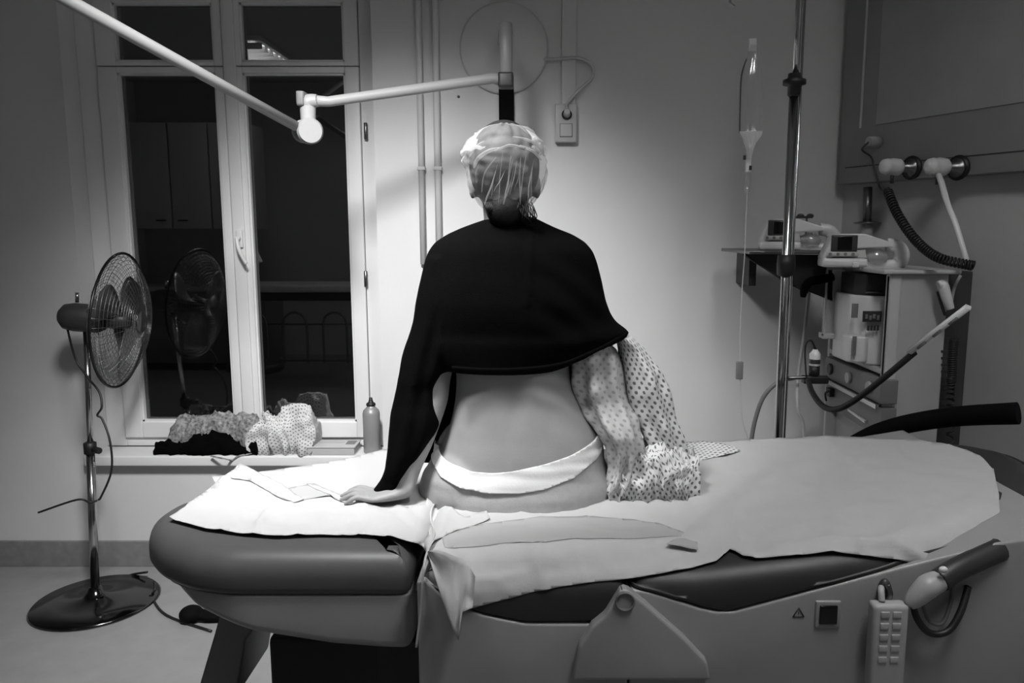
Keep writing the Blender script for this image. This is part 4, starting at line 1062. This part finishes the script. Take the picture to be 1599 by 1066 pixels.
# ---- pumps
def pump(loc, rz, label):
    root = thing('infusion_pump', label, 'pump', (0, 0, 0), None)
    h = MB().prism([(-.115, .028), (-.085, .10), (-.06, .112), (.02, .112), (.10, .085), (.11, .068), (-.02, .062), (-.10, .024)], -.055, .055, .005); h.build('upper_housing', M['white'], root)
    sc_ = MB(); sc_.box(-.088, -.004, -.064, -.054, .052, .108, .006); sc_.build('display_bezel', M['dark'], root)
    MB().box(-.068, -.022, -.0665, -.063, .058, .103, .002).build('display', M['screen'], root)
    MB().box(-.10, .0, -.068, -.052, .036, .052, .005).build('key_panel', M['offw'], root)
    for k in range(4): MB().cyl((-.09 + k * .024, -.0715, .044), (-.09 + k * .024, -.067, .044), .0055, n=12).build('key', M['mid'], root)
    MB().box(-.115, .03, -.075, .05, .0, .03, .011).build('base_lip', M['white'], root)
    MB().prism([(-.10, .03), (.03, .03), (.025, .06), (-.09, .05)], -.05, .045, .004).build('lower_housing', M['offw'], root)
    hp_ = MB().tube([(.10, 0, .075), (.135, 0, .068), (.15, 0, .045), (.145, 0, .018), (.12, 0, .006), (.02, 0, .008)], [.014, .015, .016, .016, .012, .012], 12, flat=1.6); hp_.build('carry_handle', M['white'], root)
    sy_ = MB().ell((.065, -.01, .036), .04, .03, .024); 
    for i, v_ in enumerate(sy_.v): sy_.v[i] = tuple(Vector(v_) + Vector((fn(v_, 60, 1), fn(v_, 60, 2), fn(v_, 60, 3))) * .008)
    sy_.build('crumpled_pouch', M['clearw'], root)
    MB().box(-.02, .0, -.085, -.072, -.0, .018, .004).build('clip_tab', M['white'], root)
    root.location = loc; root.rotation_euler = (0, 0, rz)
    return root
p2p = at(1334, 410, 2.62); p2p.z += .002
pump1 = pump(at(1330, 411, 2.62), R(-12), 'white infusion pump with dark screen resting on top of the grey cupboard')
CZ = at(1395, 421, 2.50).z
pump1.location = (at(1334, 410, 2.66).x, 2.66, CZ + .003)
pump2 = copy_tree(pump1); pump2['label'] = 'white infusion pump on the thin shelf, partly behind the chrome stand'
pump1['group'] = pump2['group'] = 'infusion pumps'
pump2.location = (at(1234, 392, 2.88).x, 2.88, SZ + .001)

# glove-like dark thing under shelf
gv = MB().tube([at(1300, 432, 2.75), at(1280, 437, 2.75), at(1264, 440, 2.75), at(1256, 452, 2.75), at(1254, 464, 2.75)], [.022, .022, .022, .02, .012], 12, flat=.7)
T(gv.build('black_strap', M['knit']), 'limp black cuff hanging under the pump shelf', 'cuff')
# wall tubes
T(MB().tube([Vector((at(1160, 700, 3.0).x, 3.0, .01)), at(1166, 760, 3.0), at(1172, 700, 3.0), at(1178, 660, 3.0), at(1192, 620, 3.0), at(1216, 596, 3.0), at(1240, 590, 3.0)], .009, 8).build('hose', M['mid']), 'grey hose curving down the wall left of the chrome stand', 'hose')
T(MB().tube([at(1264, 450, 3.1), at(1256, 520, 3.1), at(1246, 590, 3.05), at(1246, 640, 3.0), at(1256, 690, 3.0), Vector((at(1262, 690, 3.0).x, 3.0, .01))], .007, 8).build('hose', M['grey']), 'grey hose hanging down the wall right of the chrome stand', 'hose')

# ---- cupboard (open to the left)
cx0 = at(1390, 430, 2.50).x; cN, cFr = 2.50, 3.00
cxf = cx0
cup = thing('equipment_cupboard', 'grey equipment cupboard open on its left side beside the angled wall', 'cupboard', (cx0 + .1, 2.75, 0))
cR = at(1482, 430, 2.5).x
MB().box(cx0 - .03, cR + .03, cN - .02, cFr + .02, CZ - .014, CZ + .0, .005).build('cupboard_top', M['offw'], cup)
MB().box(cx0, cR, cN, cN + .02, .05, CZ - .014, .003).build('near_panel', M['grey'], cup)
MB().box(cR - .02, cR, cN + .02, cFr, .05, CZ - .014, .003).build('back_panel', M['mid'], cup)
MB().box(cx0, cR - .02, cFr - .02, cFr, .05, CZ - .014, .003).build('far_panel', M['grey'], cup)
zsh = at(1385, 574, 2.55).z
MB().box(cx0, cR - .02, cN + .02, cFr - .02, zsh - .018, zsh, .003).build('shelf_panel', M['grey'], cup)
MB().box(cx0 + .04, cR - .02, cN + .02, cFr - .02, .05, zsh - .018, .003).build('lower_body', M['grey'], cup)
MB().box(cx0 + .0, cx0 + .04, cN - .004, cN + .03, .05, CZ - .014, .008).build('corner_post', M['offw'], cup)
for k in range(9):
    c_ = at(1474, 548 + k * 10.5, cN); MB().box(c_.x - .010, c_.x + .012, cN - .002, cN + .001, c_.z - .005, c_.z + .003, .001).build('vent_slot', M['dark'], cup)
for (x_, y_) in ((cx0 + .03, cN + .04), (cx0 + .03, cFr - .04), (cR - .03, cN + .04), (cR - .03, cFr - .04)): MB().cyl((x_, y_, 0), (x_, y_, .05), .018, bev=.004).build('cupboard_foot', M['black'], cup)
# white canister machine inside, sticking out to the left
mx0, mx1 = at(1322, 520, 2.62).x, cx0 + .03
zt_m, zb_m = at(1350, 462, 2.60).z, zsh + .001
cn = thing('white_canister', 'white plastic canister with two printed labels inside the open cupboard', 'canister', ((mx0 + mx1) / 2, 2.7, zb_m))
xs0 = at(1333, 500, 2.62).x; xs1 = cx0 + .06
pol = [(xs0, 2.66), (xs0 + .03, 2.60), (xs1, 2.575), (xs1, 2.80), (xs0, 2.80)]
MB().prism(pol, zb_m, zt_m, .008, axis='Z').build('canister_body', M['white'], cn)
MB().prism([(xs0 + .012, 2.66), (xs0 + .034, 2.615), (xs1 - .01, 2.59), (xs1 - .01, 2.78), (xs0 + .012, 2.78)], zt_m, at(1350, 428, 2.6).z, .004, axis='Z').build('lid_and_shade', M['black'], cn)  # black lid built taller to stand in for the cupboard's interior shade
MB().tube([(xs0 + .03, 2.61, zt_m + .012), (xs0 + .08, 2.592, zt_m + .012)], .003, 6, False).build('lid_handle', M['steel'], cn)
pb = [(xs0 - .02, 2.60), (xs0 + .03, 2.585), (xs0 + .05, 2.60), (xs0 + .03, 2.66), (xs0 - .02, 2.66)]
zpb = at(1325, 525, 2.6).z
MB().prism(pb, zb_m + .01, zpb, .006, axis='Z').build('pouring_spout', M['white'], cn)
def facing(px, py, wpx, hpx, Y, m, name, par, th_=.002):
    a = at(px - wpx / 2, py - hpx / 2, Y); b4 = at(px + wpx / 2, py + hpx / 2, Y)
    return MB().box(a.x, b4.x, Y - th_, Y + .004, b4.z, a.z, .0005).build(name, m, par)
lbl = facing(1362, 494, 28, 17, 2.574, M['gdark'], 'printed_label', cn); 
for k in range(4): facing(1353 + k * 6, 494 + (k % 2) * 2, 3.4, 7, 2.571, M['mid'], 'label_print', cn)
for k in range(4): facing(1356 + k * 5, 512, 2.8, 8, 2.571, M['gdark'], 'label_print', cn)
facing(1335, 485, 8, 22, 2.592, M['mid'], 'side_label', cn); facing(1334, 540, 4, 30, 2.582, M['mid'], 'grip_slot', cn)
# clear glove holder
hx0, hx1 = at(1289, 460, 2.9).x, at(1324, 460, 2.75).x
gh = thing('supply_holder', 'clear plastic supply holder hanging at the far edge of the cupboard', 'holder', (hx0, 2.8, at(1300, 520, 2.8).z))
a, b4 = at(1290, 416, 2.80), at(1322, 520, 2.80)
MB().box(a.x, b4.x, 2.80, 2.808, b4.z, a.z, .002).build('holder_back', M['clearw'], gh)
fr = MB().box(a.x, a.x + .006, 2.79, 2.81, b4.z - .01, a.z, .001).box(b4.x - .025, b4.x, 2.79, 2.83, b4.z - .01, a.z, .002).box(a.x, b4.x, 2.785, 2.84, b4.z - .02, b4.z, .003).box(a.x, b4.x, 2.79, 2.81, a.z - .012, a.z, .002)
fr.build('holder_frame', M['offw'], gh)
c_ = at(1302, 470, 2.81); MB().box(c_.x - .018, c_.x + .02, 2.812, 2.83, c_.z - .10, c_.z + .10, .004).build('supply_pack', M['mid'], gh)
# outlet block + rail under
ob_ = thing('outlet_panel', 'grey outlet panel with steel rail beneath the white canister', 'outlet panel', (cx0 - .02, 2.8, at(1300, 600, 2.9).z))
def sideplane(px, Xp):
    r = ray(px, 500); return None
Xp = cx0 - .006
def atx(px, py, X):
    r = ray(px, py); t = X / r.x; return Vector((0, 0, CH)) + r * t
def ypair(px): return atx(px, 600, Xp).y
y1_, y0_ = ypair(1292), ypair(1386)
zA = atx(1292, 557, Xp).z; zB = atx(1292, 585, Xp).z
y1_ = min(y1_, 3.12)
MB().box(Xp - .012, Xp + .045, y0_ + .02, y1_, zB - .005, zA + .005, .003).build('outlet_plate', M['mid'], ob_)
for k in range(3):
    yk = lerp(y1_ - .06, y0_ + .1, k / 2); MB().cyl((Xp - .022, yk, (zA + zB) / 2), (Xp - .012, yk, (zA + zB) / 2), .022, n=20, bev=.003).build('outlet', M['grey' if k else 'dark'], ob_)
MB().box(Xp - .03, Xp - .02, y0_ + .01, y1_, zB - .02, zB - .004, .002).box(Xp - .02, Xp, y1_ - .03, y1_ - .01, zB - .016, zB - .006).build('steel_rail', M['chrome'], ob_)
zC = atx(1300, 625, Xp).z
MB().box(Xp - .004, Xp + .045, y0_ + .02, y1_, zC - .03, zB - .02, .002).build('backing_plate', M['mid'], ob_)
ty = MB().prism([(2.62, 0), (3.0, 0), (3.0, .01), (2.62, .01)], 0, 1)
tr = [at(1296, 618, 2.95), at(1318, 622, 2.93), at(1366, 652, 2.62), at(1350, 657, 2.58)]
tr_ = MB(); tr_.v = [tuple(p) for p in tr] + [tuple(p - Vector((0, 0, .008))) for p in tr]; tr_.f = [(0, 1, 2, 3), (7, 6, 5, 4), (0, 4, 5, 1), (1, 5, 6, 2), (2, 6, 7, 3), (3, 7, 4, 0)]; tr_.sm = [False] * 6
T(tr_.build('side_tray', M['white']), 'narrow white tray sticking out below the steel rail', 'tray')
c_ = at(1298, 612, 2.9); (MB().box(c_.x - .014, c_.x + .016, 2.88, 2.92, c_.z - .016, c_.z + .016, .004).tube([c_ + Vector((-.01, -.02, .01)), c_ + Vector((-.03, -.02, 0)), c_ + Vector((-.025, -.02, -.03))], .004, 6).build('knob', M['black'], ob_))

# probe holder on a clamp
ph = thing('probe_holder', 'black clamp holding a small cylindrical probe beside the chrome stand', 'probe holder', at(1272, 590, 2.6))
a = at(1244, 590, 2.56)
MB().cyl((a.x - .03, 2.56, a.z), (at(1288, 590, 2.6).x, 2.58, a.z), .006).build('clamp_bar', M['steel'], ph)
c_ = at(1273, 592, 2.58); MB().box(c_.x - .042, c_.x + .042, 2.565, 2.60, c_.z - .014, c_.z + .012, .006).build('clamp_block', M['black'], ph)
c_ = at(1271, 586, 2.58)
MB().lathe([(.014, 0), (.018, .002), (.018, .034), (0, .034)], c_, 20).build('probe_collar', M['black'], ph)
MB().lathe([(.017, .034), (.018, .036), (.018, .074), (.013, .082), (.007, .09), (0, .09)], c_, 20).build('probe_body', M['white'], ph)
MB().lathe([(.0184, .042), (.0186, .043), (.0186, .056), (.0184, .057), (0, .057)], c_, 20).build('probe_band', M['dark'], ph)
MB().tube([c_ + Vector((.0, 0, .088)), at(1273, 545, 2.58), at(1267, 532, 2.58), at(1260, 534, 2.58), at(1257, 550, 2.58), at(1259, 590, 2.565)], [.006, .005, .0035, .003, .003, .003], 8).build('probe_cable', M['black'], ph)
# black hose with white sleeve
hz = MB().tube([at(1262, 593, 2.56), at(1268, 612, 2.5), at(1284, 633, 2.42), at(1304, 639, 2.36), at(1330, 628, 2.30), at(1370, 598, 2.22), at(1428, 550, 2.12)], .0095, 12)
T(hz.build('black_hose', M['black']), 'thick black hose sagging from the clamp to a white sleeve', 'hose')
sv = thing('white_sleeve', 'white printed sleeve slanting up to the right at the end of the black hose', 'sleeve', at(1420, 550, 2.12))
d0, d1 = at(1420, 549, 2.11), at(1512, 479, 2.0)
MB().tube([d0, d1], .021, 4, False, flat=.45).build('sleeve_bar', M['white'], sv)
for k in range(3):
    p = d0.lerp(d1, .1 + .27 * k); q_ = d0.lerp(d1, .24 + .27 * k); MB().tube([p + Vector((0, -.0135, 0)), q_ + Vector((0, -.0135, 0))], .0045, 6, False).build('sleeve_mark', M['mid'], sv)
# white handpiece right of the cupboard side
hpz = thing('handpiece', 'white handpiece resting in a holder on the cupboard side at far right', 'handpiece', at(1470, 450, 2.44))
MB().tube([at(1465, 446, 2.44), at(1472, 446, 2.44), at(1478, 465, 2.44), at(1484, 482, 2.44)], [.012, .018, .016, .012], 14).build('handpiece_grip', M['white'], hpz)
MB().tube([at(1464, 455, 2.45), at(1470, 475, 2.45), at(1476, 492, 2.45)], .005, 8).build('holder_hook', M['black'], hpz)
MB().tube([at(1484, 482, 2.45), at(1490, 450, 2.44), at(1500, 430, 2.44)], .005, 8).build('handpiece_lead', M['grey'], hpz)
T(MB().box(at(1484, 500, 2.5).x, at(1530, 500, 2.5).x, 2.56, 2.9, .0, at(1490, 425, 2.5).z, .006).build('dark_cabinet', M['dark']), 'dark narrow cabinet standing right of the grey cupboard', 'cabinet')
def coil(pts, R0, turns, r, name, m, label):
    P, _ = catmull([Vector(p) for p in pts], [0] * len(pts), 30)
    L = []; n_ = turns * 12; up = Vector((0, -1, 0))
    for i in range(n_ + 1):
        f = i / n_ * (len(P) - 1); k = min(int(f), len(P) - 2); p = P[k].lerp(P[k + 1], f - k); d = (P[k + 1] - P[k]).normalized()
        a_ = (up - d * up.dot(d)).normalized(); b_9 = d.cross(a_); t = 2 * PI * i / 12
        L.append(p + (a_ * math.cos(t) + b_9 * math.sin(t)) * R0)
    return T(MB().tube(L, r, 6, False).build(name, m), label, 'cord')
coil([at(1386, 298, 2.7), at(1402, 335, 2.6), at(1430, 375, 2.5), at(1465, 402, 2.42), at(1520, 415, 2.35)], .0125, 44, .0042, 'coiled_cord', M['black'], 'black coiled cord sweeping from the wall panel to the right')
coil([at(1489, 530, 2.43), at(1486, 590, 2.43), at(1484, 640, 2.43), at(1482, 1070, 2.43)], .012, 60, .004, 'coiled_cord', M['black'], 'black coiled cord hanging straight beside the grey cupboard')
# black padded arm behind the bed
T(MB().tube([at(1330, 692, 2.22), at(1370, 675, 2.2), at(1420, 661, 2.16), at(1494, 650, 2.1), at(1590, 645, 2.0)], [.02, .026, .027, .028, .03], 16).build('padded_arm_rest', M['jet']), 'black padded arm curving up behind the far bed edge at right', 'arm rest')

# ---- wall panel on the oblique wall
def onwall(px, py, off):   # plane parallel to oblique wall, off metres into the room
    r = ray(px, py); n_ = -nr; p0 = Vector((XRc, WY, 0)) + n_ * off
    t = (p0 - Vector((0, 0, CH))).dot(n_) / r.dot(n_); return Vector((0, 0, CH)) + r * t
def slab(c0_, c1, z0, z1, off0, off1, m, name, par, bev=.003):
    """c0,c1: distance along wall from corner"""
    Mx = Matrix(((dn.x, -nr.x, 0, XRc), (dn.y, -nr.y, 0, WY), (0, 0, 1, 0), (0, 0, 0, 1)))
    return MB().box(c0_, c1, off0, off1, z0, z1, bev, Mx).build(name, m, par)
def along(p): return (p - Vector((XRc, WY, 0))).dot(dn)
TH = .07
pnl = thing('service_panel', 'grey laminate medical service panel with raised inset on the angled wall', 'wall panel', onwall(1310, 285, 0))
pL = onwall(1308, 288, TH); 
s_a = max(along(pL), .0); zpb = pL.z
slab(s_a, 1.9, zpb, 2.7, .001, TH, M['wood'], 'panel_board', pnl, .004)
pi_ = onwall(1368, 195, TH); slab(along(pi_), 1.8, pi_.z, 2.65, TH - .01, TH + .004, M['woodin'], 'inset_board', pnl)
pj = onwall(1344, 200, TH); slab(along(pj) - .004, along(pj) + .004, pj.z, 2.65, TH - .002, TH + .005, M['offw'], 'edge_bead', pnl, .001)
pk = onwall(1320, 262, TH); slab(along(pk), 1.75, pk.z - .002, pk.z + .002, TH - .002, TH + .0012, M['dark'], 'panel_groove', pnl, 0)
nw = -nr
def wp(px, py, off=TH): return onwall(px, py, off)
# plug with cord
p = wp(1371, 222); pg_ = thing('wall_plug', 'grey plug with trailing cord in the upper panel outlet', 'plug', p)
MB().cyl(p, p + nw * .05, .024, .02, bev=.004).build('plug_body', M['grey'], pg_)
MB().tube([p + nw * .045, p + nw * .055 + Vector((-.02, 0, -.03)), onwall(1360, 245, TH + .02), onwall(1366, 265, TH + .01), onwall(1375, 295, TH + .03), at(1386, 298, 2.7)], .004, 8).build('plug_cord', M['dark'], pg_)
for (qx, lb_) in ((1405, 'round white gas flow regulator on the lower edge of the panel'), (1478, 'second gas regulator with hose, at the right end of the panel')):
    p = wp(qx + 20, 262); rg = thing('gas_regulator', lb_, 'regulator', p, 'gas regulators')
    ax_ = (at(qx - 22, 262, 2.5) - at(qx + 20, 262, 2.5)).normalized()
    ax_ = (nw * .75 + Vector((-.6, 0, .03))).normalized()
    MB().lathe([(.0, 0), (.034, 0), (.034, .014), (.02, .018), (.018, .04), (.012, .044), (.012, .055), (0, .055)], p, 22, ax_).build('coupling', M['steel'], rg)
    MB().lathe([(.0, .05), (.024, .052), (.03, .06), (.032, .085), (.028, .105), (.03, .108), (.026, .125), (.015, .132), (0, .132)], p, 24, ax_).build('regulator_knob', M['white'], rg)
    MB().cyl(p + ax_ * .085 - Vector((0, 0, .025)), p + ax_ * .085 - Vector((0, 0, .06)), .007).build('outlet_nozzle', M['dark'], rg)
    MB().lathe([(0, -.0), (.042, 0), (.044, .008), (.02, .012), (0, .012)], p, 24, nw).build('wall_flange', M['black'], rg)
T(MB().tube([onwall(1464, 270, TH + .06), at(1470, 285, 2.6), at(1480, 320, 2.5), at(1492, 350, 2.45), at(1510, 410, 2.4)], [.009, .01, .009, .009, .009], 10).build('white_hose', M['white']), 'white hose hanging from the right gas regulator', 'hose')
# post below the panel
p0 = onwall(1355, 292, .04); p1 = onwall(1354, 358, .04)
ps = thing('panel_post', 'short dark steel post with collar below the service panel', 'post', p1)
MB().cyl(p0 + Vector((0, 0, .0)), p1, .017).build('post_tube', M['steel'], ps)
MB().lathe([(.0, -.01), (.052, -.008), (.052, -.002), (.02, .002), (0, .002)], p1 + Vector((0, 0, .03)), 20).build('post_collar', M['steel'], ps)
MB().lathe([(.0, -.06), (.022, -.06), (.022, 0), (0, 0)], p1 + Vector((0, 0, .02)), 20).build('post_foot', M['offw'], ps)
MB().box(p1.x - .03, p1.x + .03, p1.y - .015, p1.y + .05, p1.z - .05, p1.z - .035, .002).build('post_bracket', M['dark'], ps)
# small hooks on shelf behind stand
hk_ = thing('hook_bar', 'small dark bar with two domed knobs above the shelf', 'bar', at(1262, 338, 3.0))
a, b4 = at(1240, 339, 3.0), at(1268, 339, 3.0)
MB().box(a.x, b4.x, 2.99, 3.01, a.z - .004, a.z + .004, .001).build('bar', M['dark'], hk_)
MB().cyl((b4.x - .02, 3.0, a.z), (b4.x - .02, 3.0, SZ), .004).build('bar_post', M['mid'], hk_)
for qx in (1250, 1265): MB().ell(at(qx, 337, 3.0), .014, .012, .009).build('domed_knob', M['dark'], hk_)

# ================================================================== ROOM BEHIND THE CAMERA (seen mirrored in the panes)
for i, x_ in enumerate((-4.3, -3.88, -3.46)):
    cbn = thing('wall_cabinet', ['pale wall cabinet with dark handle behind the camera, nearest the left wall', 'pale wall cabinet with dark handle behind the camera, middle of three', 'pale wall cabinet with dark handle behind the camera, farthest from the left wall'][i], 'cabinet', (x_, -1.4, 1.52), 'wall cabinets')
    MB().box(x_, x_ + .41, -1.9, -1.42, 1.52, 2.62, .003).build('cabinet_body', M['cab'], cbn)
    dr_ = MB().box(x_ + .004, x_ + .406, -1.42, -1.40, 1.524, 2.616, .003).build('cabinet_door', M['cab'], cbn)
    hx = x_ + (.30 if i % 2 == 0 else .11)
    MB().box(hx - .05, hx + .05, -1.40, -1.375, 1.60, 1.615, .003).build('door_handle', M['black'], dr_)
ctr = thing('counter', 'long pale worktop with dark fronts behind the camera', 'counter', (-3.6, -1.6, 0))
MB().box(-4.6, -2.9, -1.95, -1.3, .86, .90, .005).build('worktop', M['offw'], ctr); MB().box(-4.6, -2.92, -1.9, -1.34, .08, .86, .004).build('counter_front', M['mid'], ctr)
stl = thing('round_stool', 'black round stool standing left of the camera', 'stool', (-2.15, 1.1, 0))
MB().lathe([(0, .44), (.19, .44), (.21, .46), (.21, .50), (.19, .515), (0, .52)], (-2.15, 1.1, 0), 32).build('seat', M['black'], stl)
MB().cyl((-2.15, 1.1, .06), (-2.15, 1.1, .44), .025).build('stool_column', M['chrome'], stl)
for k in range(5):
    a_ = 2 * PI * k / 5; MB().tube([(-2.15, 1.1, .08), (-2.15 + .25 * math.cos(a_), 1.1 + .25 * math.sin(a_), .04)], .014, 8, False).build('leg', M['chrome'], stl)
    MB().ell((-2.15 + .25 * math.cos(a_), 1.1 + .25 * math.sin(a_), .022), .022, .022, .022).build('stool_caster', M['black'], stl)
cot = thing('trolley', 'hospital trolley with white mattress and hooped metal rails behind the camera', 'trolley', (-2.3, -.6, 0))
MB().box(-2.9, -1.35, -1.0, -.4, .92, .99, .02).build('mattress', M['white'], cot); MB().box(-2.9, -1.35, -.98, -.42, .84, .92, .01).build('trolley_frame', M['dark'], cot)
for k in range(4):
    x_ = -2.8 + k * .38; MB().tube([(x_, -.38, .25), (x_, -.38, .62), (x_ + .06, -.38, .72), (x_ + .16, -.38, .72), (x_ + .22, -.38, .62), (x_ + .22, -.38, .25)], .011, 8).build('rail_hoop', M['steel'], cot)
MB().tube([(-2.9, -.385, .62), (-1.35, -.385, .62)], .009, 8, False).tube([(-2.9, -.385, .27), (-1.35, -.385, .27)], .009, 8, False).build('rail_bar', M['steel'], cot)
for (x_, y_) in ((-2.85, -.95), (-2.85, -.45), (-1.4, -.95), (-1.4, -.45)): MB().cyl((x_, y_, 0), (x_, y_, .84), .02).build('leg', M['steel'], cot)
# ceiling light fixtures
def fixture(x_, y_, sx_, sy_, lb_, s_):
    fx = thing('ceiling_light', lb_, 'ceiling light', (x_, y_, 3.2), 'ceiling lights')
    MB().box(x_ - sx_ / 2, x_ + sx_ / 2, y_ - sy_ / 2, y_ + sy_ / 2, 3.16, 3.199, .004).build('housing', M['white'], fx)
    em = emis('tube_glow', 1, s_)
    for k in range(2):
        xx = x_ + (k - .5) * sx_ * .5; MB().cyl((xx, y_ - sy_ / 2 + .03, 3.135), (xx, y_ + sy_ / 2 - .03, 3.135), .012).build('light_tube', em, fx)
    for k in range(9):
        yy = lerp(y_ - sy_ / 2 + .03, y_ + sy_ / 2 - .03, k / 8); MB().box(x_ - sx_ / 2, x_ + sx_ / 2, yy - .002, yy + .002, 3.09, 3.145).build('louver_blade', M['white'], fx)
fixture(-2.65, -.8, .42, 1.2, 'louvred ceiling light over the left of the room', 2.0)
fixture(.75, .7, .42, 1.2, 'added unseen louvred fill light over the right half of the bed', 2.0)  # made-up fixture, added to go with the fill above the bed
